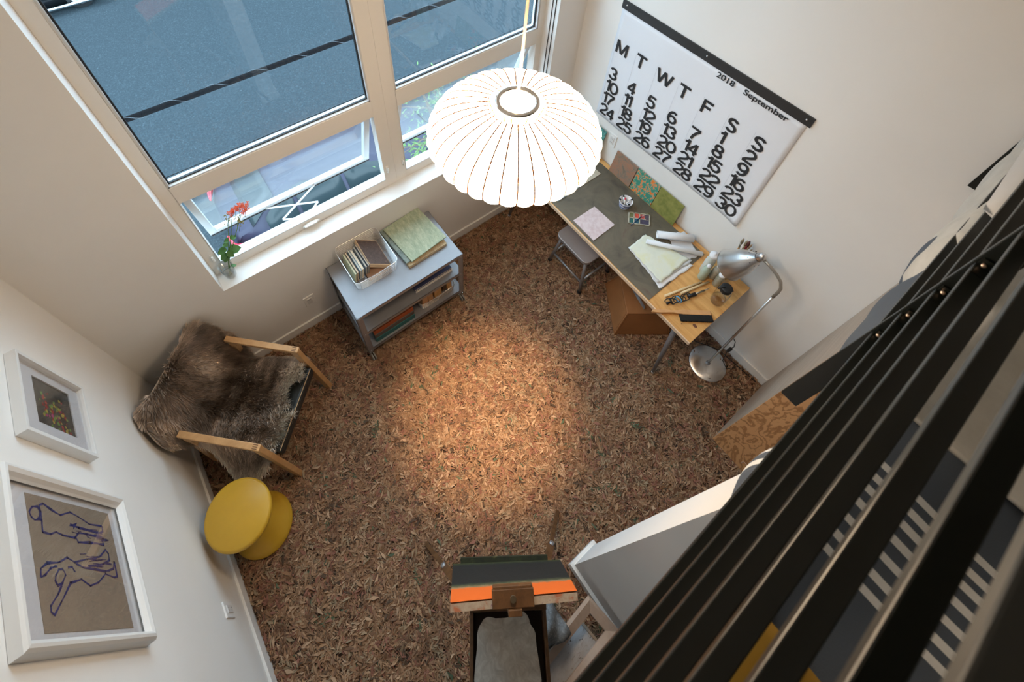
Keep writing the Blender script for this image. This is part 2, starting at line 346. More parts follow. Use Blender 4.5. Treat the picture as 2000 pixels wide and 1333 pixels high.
# overhead cables crossing in front of the window
def cable(y, z0, r, twist, label, name='overhead_cable'):
    t = thing(name, (2, y, z0), label, 'cable')
    pts = [(x, y, z0 + .0035 * (x - 2) ** 2) for x in np.linspace(-8, 14, 45)]
    MB().tube(pts, r, 8).build('cable_line', plain('matt_black_cable', (.006, .006, .007), .9, var=0, Specular_IOR_Level=.1), t)
    if twist:
        pts = []
        for i in range(700):
            x = -3 + 9 * i / 699; a = i * .22; pts.append((x, y + (r + .001) * math.cos(a), z0 + .0035 * (x - 2) ** 2 + (r + .012) * math.sin(a)))
        MB().tube(pts, .0022, 5).build('lashing_wire', plain('lashing_grey', (.10, .11, .12), .6), t)
    return t
cable(2.2, .60, .025, True, 'thick black overhead cable with a spiral lashing wire outside the big window')
cable(1.0, .96, .0028, False, 'thin black overhead wire close outside the windows')
# street tree
t = thing('street_tree', (3.7, 2.35, GZ + .12), 'leafy green street tree growing in front of the right-hand window', 'tree')
tr = MB(); tr.tube([(3.7, 2.35, GZ + .1), (3.65, 2.4, -2.4), (3.55, 2.5, -1.6), (3.4, 2.6, -.9)], [.06, .05, .04, .015], 8)
br = []
for i in range(16):
    a = random.uniform(0, 6.28); h = random.uniform(-2.3, -1.0); b0 = Vector((3.6, 2.45, h)); b1 = b0 + Vector((math.cos(a) * random.uniform(.4, 1.05), math.sin(a) * random.uniform(.3, .7), random.uniform(.1, .55)))
    tr.tube([b0, (b0 + b1) / 2 + Vector((0, 0, .06)), b1], [.014, .009, .004], 5); br.append((b0, b1))
tr.build('trunk', plain('bark', (.10, .08, .06), .9), t)
lf = MB()
for b0, b1 in br:
    for k in range(52):
        p = b0.lerp(b1, random.uniform(.3, 1.08)) + Vector([random.gauss(0, .10) for _ in range(3)])
        d = Vector((random.gauss(0, 1), random.gauss(0, 1), random.gauss(-.1, .6))).normalized(); s_ = d.cross(Vector((random.gauss(0, .3), random.gauss(0, .3), 1))).normalized(); ln = random.uniform(.05, .09)
        lf.add([p, p + d * ln * .5 + s_ * ln * .17, p + d * ln, p + d * ln * .5 - s_ * ln * .17], [(0, 1, 2, 3)])
lf.build('foliage', M['leaf'], t)['kind'] = 'stuff'

# ------------------------------------------------------------------ leafy carpet
def carpet():
    X0, X1, Y0, Y1 = bt, L - bt, -2.95, -bt
    A = (X1 - X0) * (Y1 - Y0); pal = np.array([(.34, .205, .118), (.285, .16, .09), (.225, .12, .07), (.43, .28, .175), (.26, .115, .078), (.17, .095, .058), (.09, .058, .038), (.31, .225, .14), (.09, .12, .07)])
    pw = np.array([.2, .21, .15, .12, .1, .08, .05, .075, .015]); pw /= pw.sum()
    # fronds: stem direction with paired leaflets; loose blades
    nf = int(A * 1250); fx = rng.uniform(X0, X1, nf); fyy = rng.uniform(Y0, Y1, nf); fa = rng.uniform(0, 2 * np.pi, nf); fl = rng.uniform(.04, .105, nf); fc = rng.choice(len(pal), nf, p=pw); fz = rng.uniform(.003, .014, nf)
    per = 13; k = np.arange(per)[None, :]; tt = (k // 2 + 1) / 7.; side = np.where(k % 2 == 0, 1., -1.); curve = rng.normal(0, .7, nf)[:, None]
    sx = fx[:, None] + fl[:, None] * tt * np.cos(fa[:, None] + curve * tt * .5); sy = fyy[:, None] + fl[:, None] * tt * np.sin(fa[:, None] + curve * tt * .5)
    la = fa[:, None] + curve * tt + side * (.75 - .3 * tt) * (k < per - 1); ll = fl[:, None] * (.42 - .26 * np.abs(tt - .45)); 
    ax = [sx.ravel(), rng.uniform(X0, X1, int(A * 9500))]; ay = [sy.ravel(), rng.uniform(Y0, Y1, int(A * 9500))]; nb = len(ax[1])
    aa = [la.ravel() + rng.normal(0, .12, la.size), rng.uniform(0, 2 * np.pi, nb)]; al = [ll.ravel(), rng.uniform(.018, .062, nb)]
    aw = [ll.ravel() * rng.uniform(.10, .17, ll.size), al[1] * rng.uniform(.07, .16, nb)]
    az = [np.repeat(fz, per) + rng.uniform(0, .004, la.size), rng.uniform(.001, .015, nb)]; ac = [np.repeat(fc, per), rng.choice(len(pal), nb, p=pw)]
    x = np.concatenate(ax); y = np.concatenate(ay); a = np.concatenate(aa); l_ = np.concatenate(al); wd = np.concatenate(aw); z = np.concatenate(az); c = np.concatenate(ac)
    n = len(x); cv = rng.normal(0, .5, n); dx, dy = np.cos(a), np.sin(a); dx2, dy2 = np.cos(a + cv), np.sin(a + cv); t1 = rng.normal(0, .10, n); t2 = rng.normal(-.06, .16, n)
    mx, my = x + dx * l_ * .45, y + dy * l_ * .45; ex, ey = mx + dx2 * l_ * .55, my + dy2 * l_ * .55; px_, py_ = -dy, dx; roll = rng.normal(0, .35, n)
    V = np.zeros((n, 4, 3)); V[:, 0] = np.stack([x, y, z], 1)
    V[:, 1] = np.stack([mx + px_ * wd, my + py_ * wd, z + l_ * t1 + wd * roll], 1); V[:, 3] = np.stack([mx - px_ * wd, my - py_ * wd, z + l_ * t1 - wd * roll], 1)
    V[:, 2] = np.stack([ex, ey, z + l_ * (t1 + t2)], 1)
    V[..., 0] = np.clip(V[..., 0], X0, X1); V[..., 1] = np.clip(V[..., 1], Y0, Y1); V[..., 2] = np.clip(V[..., 2], .0006, .028)
    me = bpy.data.meshes.new('carpet_pile'); me.vertices.add(n * 4); me.vertices.foreach_set('co', V.ravel()); me.loops.add(n * 4); me.loops.foreach_set('vertex_index', np.arange(n * 4, dtype=np.int32))
    me.polygons.add(n); me.polygons.foreach_set('loop_start', np.arange(0, n * 4, 4, dtype=np.int32)); me.update(calc_edges=True)
    colr = pal[c] * rng.uniform(.82, 1.18, (n, 1)); col4 = np.ones((n, 4, 4)); col4[:, :, :3] = colr[:, None, :]
    at = me.color_attributes.new('tone', 'FLOAT_COLOR', 'POINT'); at.data.foreach_set('color', col4.ravel())
    me.materials.append(vcol('carpet_leaves', .7)); ob = bpy.data.objects.new('carpet_pile', me); COL.objects.link(ob)
    tag(ob, 'rust brown carpet with a pile like dried fern leaves covering the floor', 'carpet', kind='stuff')
carpet()

# ------------------------------------------------------------------ pendant lamp
LX, LY, LZ = 1.603, -1.225, 2.685
t = thing('pendant_lamp', (LX, LY, LZ), 'large white ribbed saucer pendant lamp glowing above the carpet', 'lamp')
NR = 34; RD = .233
def saucer(u, v, off=0.):
    ph = 2 * math.pi * u * 1.0; s_ = abs(math.sin(NR * ph / 2))          # 0 at the ribs
    th = math.radians(14 + (168 - 14) * v); r = RD * math.sin(th) ** .80; zz = (.116 if th < math.pi / 2 else .072) * math.cos(th)
    k = 1 + off + .035 * (math.sin(th) ** 3) * s_ ** .7
    zz *= 1 + .03 * s_ * (1 - abs(math.cos(th)))
    return (LX + r * k * math.cos(ph), LY + r * k * math.sin(ph), LZ + zz)
MS = bpy.data.materials.new('lamp_shade_glow'); MS.use_nodes = True; p = MS.node_tree.nodes['Principled BSDF']; setp(p, (.85, .8, .72), .6); p.inputs['Emission Color'].default_value = (1, .75, .50, 1); p.inputs['Emission Strength'].default_value = 17
MB().grid(saucer, NR * 8, 40).build('lamp_shade', MS, t)
rb = MB(); ribm = plain('shade_rib_wire', (.09, .028, .010), .9, var=0, Specular_IOR_Level=0.0)
for i in range(NR):
    rb.tube([saucer(i / NR, v, .008) for v in np.linspace(0, 1, 26)], .0022, 6)
rb.build('shade_ribs', ribm, t)
ring = MB(); ring.tube([(LX + .052 * math.cos(a), LY + .052 * math.sin(a), LZ + .120) for a in np.linspace(0, 2 * math.pi, 49)[:-1]], .0088, 10, True)
ring.build('top_ring', M['chrome'], t)
MB().lathe([(.0, .112), (.050, .114)], (LX, LY, LZ), 32).build('top_diffuser', MS, t)
MB().tube([(LX, LY, LZ + .09), (LX + .002, LY, LZ + .5), (LX - .002, LY + .002, LZ + 1.3), (LX, LY, CE)], .0035, 6).build('lamp_cord', plain('pale_cord', (.75, .55, .35), .6, var=0), t)
sp = bpy.data.lights.new('pendant_bulb', 'SPOT'); sp.energy = 225; sp.color = (1, .66, .36); sp.spot_size = math.radians(33); sp.spot_blend = 1; sp.shadow_soft_size = .08
so = bpy.data.objects.new('pendant_bulb', sp); COL.objects.link(so); so.location = (LX, LY, LZ - .12); so.rotation_euler = (0, 0, 0)

# ------------------------------------------------------------------ calendar
CY, CZ = -.2878, 1.1194
t = thing('wall_calendar', (L, CY - .61, CZ), 'huge white 2018 September wall calendar with heavy black numerals', 'calendar')
def cp(a, z, d=.004): return (L - d, CY - a, CZ + z)
cal = MB()
def paper(u, v):
    a = 1.22 * u; z = -.004 + .872 * v; d = .0045 + .0035 * math.sin(7 * u) * (1 - v) + (.012 * max(0, (u - .93) / .07) * max(0, 1 - v * 5))
    return (L - max(.002, d), CY - a, CZ + z)
cal.grid(paper, 40, 24); cal.build('calendar_sheet', M['calpaper'], t, solid=.0008)
MB().box(L - .010, L - .002, CY - 1.236, CY + .008, CZ + .868, CZ + .925).build('hanging_bar', M['calbar'], t, bevel=.001)
for a in (.031, .616, 1.204): MB().sphere((L - .012, CY - a, CZ + .903), .006, 8).build('push_pin', M['chrome'], t)
def glyph(ch, bold):
    c = bpy.data.curves.new('g', 'FONT'); c.body = ch; c.size = 1; c.offset = bold; c.resolution_u = 6
    ob = bpy.data.objects.new('g', c); COL.objects.link(ob); dg = bpy.context.evaluated_depsgraph_get(); me = bpy.data.meshes.new_from_object(ob.evaluated_get(dg))
    v = np.array([x.co[:] for x in me.vertices]); f = [tuple(p.vertices) for p in me.polygons]; bpy.data.objects.remove(ob); bpy.data.meshes.remove(me); return v, f
def arc(cx_, cy_, rx, ry, a0, a1, n_=18): return [(cx_ + rx * math.cos(math.radians(a0 + (a1 - a0) * i / n_)), cy_ + ry * math.sin(math.radians(a0 + (a1 - a0) * i / n_))) for i in range(n_ + 1)]
GL = {  # centre lines in a box of height 1; grotesque forms
 '0': (.70, [arc(.35, .5, .285, .435, 0, 360, 32)]),
 '1': (.36, [[(.0, .745), (.10, .765), (.19, .83), (.225, .935), (.24, .935)], [(.27, 1.0), (.27, 0)]]),
 '2': (.66, [arc(.325, .69, .255, .245, 172, -20, 18) + [(.42, .45), (.20, .27), (.085, .12), (.075, .065)], [(.02, .065), (.64, .065)]]),
 '3': (.66, [arc(.32, .715, .225, .22, 165, -88, 18), arc(.32, .275, .265, .215, 92, -172, 20)]),
 '4': (.70, [[(.50, 0), (.50, 1.0)], [(.48, .95), (.06, .30)], [(.02, .285), (.69, .285)]]),
 '5': (.66, [[(.60, .93), (.14, .93)], [(.17, .96), (.10, .50)], arc(.32, .335, .265, .275, 140, -165, 22)]),
 '6': (.68, [arc(.34, .325, .27, .265, 0, 360, 28), arc(.36, .50, .295, .435, 55, 195, 18)]),
 '7': (.64, [[(.0, .93), (.62, .93)], [(.58, .90), (.40, .62), (.27, .33), (.22, 0)]]),
 '8': (.68, [arc(.34, .725, .225, .21, 0, 360, 24), arc(.34, .275, .275, .22, 0, 360, 26)]),
 '9': (.68, [arc(.34, .675, .27, .265, 0, 360, 28), arc(.32, .50, .295, .435, 235, 375, 18)]),
 'M': (.95, [[(.07, 0), (.07, 1)], [(.10, .97), (.475, .05)], [(.85, .97), (.475, .05)], [(.88, 0), (.88, 1)]]),
 'T': (.80, [[(0, .93), (.80, .93)], [(.40, .93), (.40, 0)]]),
 'W': (1.28, [[(.06, 1), (.35, .03)], [(.35, .03), (.64, .95)], [(.64, .95), (.93, .03)], [(.93, .03), (1.22, 1)]]),
 'F': (.68, [[(.07, 0), (.07, 1)], [(.07, .93), (.68, .93)], [(.07, .52), (.60, .52)]]),
 'S': (.76, [arc(.38, .735, .27, .20, 22, 180, 14) + [(.13, .64), (.24, .56), (.50, .49), (.62, .40)] + arc(.38, .27, .275, .205, 25, -160, 18)]),
}
txt = MB()
def dd(a, z): return .0078 + .0035 * math.sin(7 * a / 1.22) * (1 - z / .872)
def put(ch, a0, z0, w_, h_, th=.18):
    gw, strokes = GL[ch]
    for si, st_ in enumerate(strokes):
        P_ = [Vector((x / gw * w_, (.5 + (y - .5) * .955) * h_)) for x, y in st_]; n_ = len(P_); Ls = []; t_ = th * h_ / 2
        closed_ = (P_[0] - P_[-1]).length < 1e-6
        for i in range(n_):
            if closed_: d0 = (P_[i] - P_[i - 1 if i else -2]).normalized(); d1 = (P_[(i + 1) if i < n_ - 1 else 1] - P_[i]).normalized()
            else: d0 = (P_[max(i, 1)] - P_[max(i, 1) - 1]).normalized(); d1 = (P_[min(i + 1, n_ - 1)] - P_[min(i + 1, n_ - 1) - 1]).normalized()
            d = (d0 + d1); d = d.normalized() if d.length > 1e-6 else d1; nr_ = Vector((-d.y, d.x)); k = 1 / max(.5, abs(nr_.dot(Vector((-d1.y, d1.x)))))
            Ls += [P_[i] - nr_ * t_ * k, P_[i] + nr_ * t_ * k]
        off = .0009 + .00008 * si
        txt.add([(L - max(.0055, dd(a0 + p_.x, z0 + p_.y)) - off, CY - (a0 + p_.x), CZ + z0 + p_.y) for p_ in Ls], [(2 * i, 2 * i + 1, 2 * i + 3, 2 * i + 2) for i in range(n_ - 1)])
cols = [.028, .196, .362, .533, .704, .874, 1.041]
for c_, ch, w_ in zip(cols, 'MTWTFSS', [.092, .077, .120, .075, .062, .067, .073]):
    txt = MB(); put(ch, c_, .561, w_, .098, .180); txt.build('weekday_letter', M['ink'], t)
rowz = [.452, .345, .238, .131, .024]
def num(s_, a, z):
    for ch in s_:
        ww = .036 if ch == '1' else .068
        if ch == '0': ww = .074
        put(ch, a, z, ww, .099, .172); a += ww - .003
d = 1
for r_, first in enumerate([None, 3, 10, 17, 24]):
    for c_ in range(7):
        n_ = (c_ - 4) if r_ == 0 else first + c_
        if 1 <= n_ <= 30 and (r_ > 0 or c_ >= 5): txt = MB(); num(str(n_), cols[c_] - .001, rowz[r_]); txt.build('day_number', M['ink'], t)
def word(s_, a0, a1, z, h, bold=.022):
    c = glyph(s_, bold); v, f = c; mn, mx_ = v.min(0), v.max(0); q = v - mn; sx = (a1 - a0) / q[:, 0].max()
    cap = glyph('S', bold)[0]; sy = h / (cap[:, 1].max() - cap[:, 1].min()); base = glyph('n' if 'p' in s_ else s_[0], bold)[0][:, 1].min()
    txt.add([(L - .0125, CY - (a0 + x * sx), CZ + z + (y0 - base) * sy) for (x, _, _), y0 in zip(q, v[:, 1])], f)
txt = MB(); word('2018', .707, .818, .826, .036); txt.build('year', M['ink'], t)['kind'] = 'stuff'
txt = MB(); word('September', .878, 1.136, .826, .036); txt.build('month_name', M['ink'], t)['kind'] = 'stuff'
rl_ = plain('thin_grey_rule', (.45, .45, .5), .8, var=0)
for c_ in cols: MB().box(L - .0092, L - .0088, CY - c_ + .0075, CY - c_ + .0068, CZ + .02, CZ + .665).build('column_rule', rl_, t)

# ------------------------------------------------------------------ framed pictures (left wall)
def strip(m, pts, x, w_):
    for (a, b) in zip(pts, pts[1:]):
        a = Vector((x, *a)); b = Vector((x, *b)); d = (b - a); n_ = Vector((1, 0, 0)).cross(d).normalized() * w_ / 2
        m.add([a - n_ - d * .06, a + n_ - d * .06, b + n_ + d * .06, b - n_ + d * .06], [(0, 1, 2, 3)])
def picframe(m, y0, y1, z0, z1, fw, d, lip=.0):
    m.box(.001, d, y0, y0 + fw, z0, z1); m.box(.001, d, y1 - fw, y1, z0, z1); m.box(.001, d, y0 + fw, y1 - fw, z0, z0 + fw); m.box(.001, d, y0 + fw, y1 - fw, z1 - fw, z1)
t = thing('framed_picture', (0, -.56, 1.36), 'small white box frame with a dark flower photograph on the left wall', 'picture')
m = MB(); picframe(m, -.728, -.400, 1.365, 1.800, .014, .036); m.build('picture_frame', M['pframe'], t, bevel=.001)
m = MB(); py0, py1, pz0, pz1 = -.650, -.453, 1.448, 1.684
m.box(.012, .016, -.714, py0, 1.379, 1.786); m.box(.012, .016, py1, -.414, 1.379, 1.786); m.box(.012, .016, py0, py1, 1.379, pz0); m.box(.012, .016, py0, py1, pz1, 1.786); m.build('mat_board', M['mat_board'], t)
MB().box(.009, .011, py0, py1, pz0, pz1).build('photograph', mottled('flower_photo', [(.35, (.035, .032, .028)), (.6, (.11, .10, .085))], 9, rough=.5), t)
for nm, colr, cnt in (('red_flower', (.35, .03, .03), 26), ('yellow_flower', (.42, .33, .06), 18), ('green_flower', (.16, .28, .06), 22), ('pink_flower', (.40, .05, .16), 6)):
    q = MB()
    for i in range(cnt):
        a = random.uniform(0, 1); cy_ = -.515 - .125 * a + random.gauss(0, .018) - (.0 if nm != 'pink_flower' else -.0); cz_ = 1.60 - .13 * (random.random()) - .0 * a + (.05 * (1 - a))
        cy_ = max(py0 + .012, min(py1 - .012, cy_)); cz_ = max(pz0 + .012, min(pz1 - .03, cz_)); r_ = random.uniform(.003, .008); n_ = 7; xx = .0113 + .00015 * random.random()
        q.add([(xx, cy_ + r_ * (1 + .3 * random.random()) * math.cos(j * 6.28 / n_), cz_ + r_ * (1 + .3 * random.random()) * math.sin(j * 6.28 / n_)) for j in range(n_)], [tuple(range(n_))])
    q.build('printed_' + nm, plain('print_' + nm, colr, .5, var=.3, scale=60), t)['kind'] = 'stuff'
MB().box(.024, .0255, -.714, -.414, 1.379, 1.786).build('picture_glass', M['picglass'], t)
t = thing('framed_drawing', (0, -1.125, 1.25), 'large white framed blue crayon drawing of two nude figures', 'picture')
m = MB(); y0, y1, z0, z1 = -1.380, -.875, 1.252, 1.952; m = MB(); prof = [(.001, 0), (.032, .0), (.040, .006), (.042, .014), (.036, .024), (.026, .030), (.020, .036)]
def fr_(k, c_):     # mitred moulding: four sides
    x_, o_ = prof[k]; return [(x_, y0 + o_, z0 + o_), (x_, y1 - o_, z0 + o_), (x_, y1 - o_, z1 - o_), (x_, y0 + o_, z1 - o_)][c_]
for k in range(len(prof) - 1):
    for c_ in range(4): m.add([fr_(k, c_), fr_(k, (c_ + 1) % 4), fr_(k + 1, (c_ + 1) % 4), fr_(k + 1, c_)], [(0, 1, 2, 3)])
m.build('picture_frame', M['pframe'], t)
MB().box(.008, .011, y0 + .03, y1 - .03, z0 + .03, z1 - .03).build('mat_board', M['mat_board'], t)
dy0, dy1, dz0, dz1 = -1.325, -.932, 1.338, 1.818
MB().box(.0112, .0125, dy0, dy1, dz0, dz1).build('drawing_paper', M['brownpaper'], t)
STROKES = [[(-0.9918, 1.8086), (-0.9745, 1.792), (-0.9687, 1.7649), (-0.9843, 1.7556), (-1.0068, 1.7677), (-1.0153, 1.789), (-1.0058, 1.803), (-0.9918, 1.8086)], [(-0.9632, 1.757), (-0.9555, 1.7351), (-0.9672, 1.6971), (-0.9781, 1.6505), (-0.963, 1.5938), (-0.9744, 1.543), (-0.9911, 1.4836), (-0.9882, 1.4047), (-1.0074, 1.4035), (-1.0144, 1.4241)], [(-1.0068, 1.7677), (-1.0094, 1.7554), (-1.0466, 1.7583), (-1.0506, 1.7199), (-1.039, 1.6894), (-1.0482, 1.657), (-1.0483, 1.5911), (-1.0293, 1.5617), (-1.0287, 1.5138), (-1.0332, 1.4228), (-1.0533, 1.4188), (-1.0551, 1.5073), (-1.0612, 1.5726), (-1.0493, 1.5838)], [(-1.0071, 1.6003), (-1.0107, 1.5553), (-1.0125, 1.4915), (-1.0154, 1.4332)], [(-1.18, 1.7983), (-1.1579, 1.7952), (-1.1411, 1.7636), (-1.1335, 1.703), (-1.1157, 1.6522), (-1.128, 1.6174), (-1.1132, 1.5445), (-1.1008, 1.467), (-1.0741, 1.4133), (-1.0867, 1.3974), (-1.1099, 1.402), (-1.1219, 1.4502), (-1.1356, 1.537)], [(-1.18, 1.7983), (-1.1718, 1.7779), (-1.1554, 1.7484), (-1.1462, 1.7199)], [(-1.1733, 1.7277), (-1.1533, 1.7088), (-1.1522, 1.6883), (-1.1673, 1.6793), (-1.1949, 1.7011), (-1.2016, 1.7267), (-1.1886, 1.7359), (-1.1733, 1.7277)], [(-1.2011, 1.7096), (-1.2252, 1.7297), (-1.2576, 1.7763), (-1.2749, 1.7774), (-1.2784, 1.7638), (-1.2468, 1.7232), (-1.1936, 1.6601), (-1.1796, 1.5984), (-1.1982, 1.5525), (-1.1842, 1.5001), (-1.1567, 1.4477), (-1.1656, 1.3909), (-1.1577, 1.3731), (-1.1125, 1.3727), (-1.136, 1.3867), (-1.1478, 1.444), (-1.1425, 1.5079), (-1.1417, 1.5701), (-1.1318, 1.6114)], [(-0.9632, 1.757), (-0.9837, 1.7515), (-1.0094, 1.7554)], [(-1.1465, 1.6562), (-1.1413, 1.6362), (-1.1569, 1.627)], [(-1.0093, 1.604), (-0.9985, 1.5669), (-1.0163, 1.5881)]]
q = MB()
for k_, s_ in enumerate(STROKES):
    for rep in range(3):
        pts = [(a + random.gauss(0, .0018), b + random.gauss(0, .0018)) for a, b in s_]
        strip(q, pts, .0129 + .0001 * rep + .00003 * k_, random.uniform(.0024, .0050))
for i in range(46):    # hatching on the legs
    y_ = random.choice([random.uniform(-1.055, -1.005), random.uniform(-1.15, -1.10)]); z_ = random.uniform(1.42, 1.60); strip(q, [(y_, z_), (y_ + random.uniform(-.006, .006), z_ - random.uniform(.02, .05))], .0134, .002)
q.build('crayon_lines', M['bluecrayon'], t)['kind'] = 'stuff'
MB().box(.018, .0195, y0 + .028, y1 - .028, z0 + .028, z1 - .028).build('picture_glass', M['picglass'], t)

# ------------------------------------------------------------------ outlets
def outlet(c, nx, label, white=True):
    t = thing('wall_outlet', c, label, 'outlet'); ax = Vector(nx); side = Vector((0, 0, 1)).cross(ax); cc = Vector(c)
    MB().bar(cc + ax * .001 - Vector((0, 0, .058)), cc + ax * .001 + Vector((0, 0, .058)), side * .072, ax * .012).build('cover_plate', M['trim'], t, bevel=.002)
    MB().bar(cc + ax * .008 - Vector((0, 0, .034)), cc + ax * .008 + Vector((0, 0, .034)), side * .034, ax * .006).build('socket', plain('outlet_face', (.72, .71, .70), .4, var=0), t, bevel=.001)
    m = MB()
    for dz in (-.018, .018):
        for dy in (-.006, .006): MB().bar(cc + ax * .0113 + side * dy + Vector((0, 0, dz - .004)), cc + ax * .0113 + side * dy + Vector((0, 0, dz + .004)), side * .002, ax * .0006).build('socket_slot', M['ink'], t)
outlet((0, -1.268, .346), (1, 0, 0), 'white wall outlet low on the left wall beside the yellow stool')
outlet((.978, 0, .345), (0, -1, 0), 'white wall outlet under the window left of the metal cart')
outlet((L, -.487, .985), (-1, 0, 0), 'white wall outlet just below the calendar above the desk')

# ------------------------------------------------------------------ desk
DZ = .75; DX0, DX1, DY0, DY1 = 2.642, 3.245, -1.785, -.045
t = thing('desk', (2.94, -.9, 0), 'long pine desk with tapered metal legs against the calendar wall', 'desk')
top = MB(); npl = 11
for i in range(npl):
    a = DX0 + .006 + (DX1 - DX0 - .006) * i / npl; b = DX0 + .006 + (DX1 - DX0 - .006) * (i + 1) / npl; top.box(a, b - .0004, DY0, DY1, DZ - .026, DZ)
top.build('tabletop', M['pine'], t)
MB().box(DX0 - .001, DX0 + .006, DY0, DY1, DZ - .027, DZ + .0005).build('edge_strip', plain('pale_edge', (.70, .52, .36), .5, var=.05), t)
knm = plain('knot', (.16, .06, .03), .6)
for (kx, ky, r_) in ((2.755, -1.735, .010), (2.70, -1.68, .0035)):
    MB().add([(kx + r_ * math.cos(a), ky + 1.5 * r_ * math.sin(a), DZ + .0006) for a in np.linspace(0, 6.28, 13)[:-1]], [tuple(range(12))]).build('wood_knot', knm, t)
for (fx, fyy, tx, ty) in ((2.686, -1.719, 2.78, -1.64), (3.20, -1.719, 3.12, -1.64), (2.683, -.088, 2.78, -.17), (3.20, -.088, 3.12, -.17)):
    lg = MB().tube([(tx, ty, DZ - .027), (fx, fyy, .035)], [.021, .011], 14).build('leg', M['steel'], t)
    MB().sphere((fx, fyy, .024), .017, 12).build('foot_glide', M['chrome'], lg)
    MB().cyl((tx, ty, DZ - .032), (tx, ty, DZ - .026), .045).build('mounting_plate', M['steel'], lg)
m = MB(); m.box(DX0 + .012, 3.204, -1.457, -.10, DZ, DZ + .004)
tag(m.build('desk_mat', M['lino']), 'paint stained grey green linoleum desk mat on the pine desk', 'desk mat')
ZM = DZ + .004
def slab(name, pts, z, h, mat, label, cat, group=None, bevel=0):
    return tag(MB().prism(pts, z, z + h).build(name, mat, bevel=bevel), label, cat, group)
def sq(cx, cy, w_, h_, a=0):
    c, s_ = math.cos(a), math.sin(a); return [(cx + x * c - y * s_, cy + x * s_ + y * c) for x, y in ((-w_ / 2, -h_ / 2), (w_ / 2, -h_ / 2), (w_ / 2, h_ / 2), (-w_ / 2, h_ / 2))]
pinkm = mottled('pink_tile', [(.3, (.56, .42, .43)), (.6, (.68, .58, .59)), (.75, (.60, .42, .44))], 30, rough=.7)
slab('painted_tile', [(2.672, -.749), (2.672, -.948), (2.880, -.942), (2.874, -.750)], ZM, .006, pinkm, 'pale pink mottled square tile lying flat on the desk mat', 'tile', 'painted square tiles')
slab('painted_tile', sq(2.795, -.462, .203, .203, .02), ZM, .006, mottled('blue_tile', [(.3, (.16, .21, .23)), (.5, (.33, .40, .42)), (.7, (.45, .50, .50))], 60, (1, 6, 1), rough=.7), 'grey blue speckled tile lying flat near the front edge of the desk', 'tile', 'painted square tiles')
slab('painted_tile', sq(3.022, -.460, .205, .203, 0), ZM, .006, mottled('cream_tile', [(.3, (.42, .36, .27)), (.6, (.58, .53, .42)), (.8, (.45, .30, .22))], 12, rough=.7), 'cream stained tile lying flat behind the grey blue tile', 'tile', 'painted square tiles')
def leaning(y0, y1, mat, label, xb=3.206, xt=3.240, h=.200):
    ang = math.atan2(xt - xb, math.sqrt(h * h - (xt - xb) ** 2)); T = Matrix.Translation((xb, 0, ZM)) @ Matrix.Rotation(ang, 4, 'Y')
    return tag(MB().box(0, .006, y1, y0, 0, h, T).build('painted_tile', mat), label, 'tile', 'painted square tiles')
leaning(-.567, -.767, mottled('rust_tile', [(.25, (.10, .09, .07)), (.42, (.24, .18, .13)), (.55, (.36, .18, .11)), (.75, (.30, .14, .09))], 14, dist=1.0), 'rust and grey weathered tile leaning on the wall, left of the turquoise one')
leaning(-.775, -.976, mottled('turquoise_tile', [(.0, (.03, .22, .16)), (.50, (.05, .27, .19)), (.53, (.55, .42, .28)), (.56, (.74, .20, .03)), (1, (.78, .18, .03))], 42, dist=.6, interp='LINEAR'), 'turquoise tile flecked with orange leaning on the wall behind the cup')
leaning(-.980, -1.180, mottled('moss_tile', [(.3, (.14, .16, .03)), (.6, (.28, .27, .07)), (.75, (.20, .20, .05))], 16), 'moss green tile leaning on the wall, nearest the paper rolls')
leaning(-.235, -.435, mottled('teal_dot_tile', [(.40, (.02, .06, .06)), (.5, (.08, .30, .27)), (.7, (.25, .42, .38))], 90), 'teal dotted tile leaning on the wall beside the outlet', 3.19, 3.236, .28)
leaning(-.06, -.225, mottled('brown_tile', [(.3, (.10, .05, .04)), (.7, (.28, .12, .09))], 20), 'reddish brown tile leaning in the far corner behind the lamp', 3.17, 3.236, .30)
# cup of paint tubes
cx, cy = 3.055, -.868
t = thing('plastic_cup', (cx, cy, ZM), 'white and blue plastic tub holding paint tubes on the desk mat', 'cup')
pr_ = [(.0, .002), (.036, 0), (.037, .004), (.046, .056), (.049, .060), (.049, .064), (.046, .064), (.035, .006), (.0, .005)]
MB().lathe(pr_, (cx, cy, ZM), 36).build('cup_body', plain('white_plastic', (.80, .80, .84), .35, var=0), t)
for pp_ in ([(.0380, .010), (.0396, .021)], [(.0447, .046), (.0457, .052)]): MB().lathe(pp_, (cx, cy, ZM), 36).build('blue_band', plain('blue_print', (.03, .09, .42), .4, var=0), t, solid=.0008)
dk = MB()
for a in np.arange(-2.6, -.6, .22):
    r0 = .0428; dk.add([(cx + (r0 - .0005) * math.cos(a), cy + (r0 - .0005) * math.sin(a), ZM + .030), (cx + (r0 - .0005) * math.cos(a + .12), cy + (r0 - .0005) * math.sin(a + .12), ZM + .027), (cx + (r0 + .0012) * math.cos(a + .14), cy + (r0 + .0012) * math.sin(a + .14), ZM + .042), (cx + (r0 + .0012) * math.cos(a - .04), cy + (r0 + .0012) * math.sin(a - .04), ZM + .040)], [(0, 1, 2, 3)])
dk.build('printed_pattern', M['ink'], t)
tubes = [((-.02, .012), (-.024, .03), M['ink'], 'black'), ((-.022, -.008), (-.032, -.006), M['ink'], 'black'), ((-.008, -.02), (-.010, -.032), M['ink'], 'black'), ((.006, .02), (.012, .034), M['ink'], 'black'), ((.022, -.012), (.036, -.016), M['ink'], 'black'), ((.0, .0), (.004, .012), M['red'], 'red')]
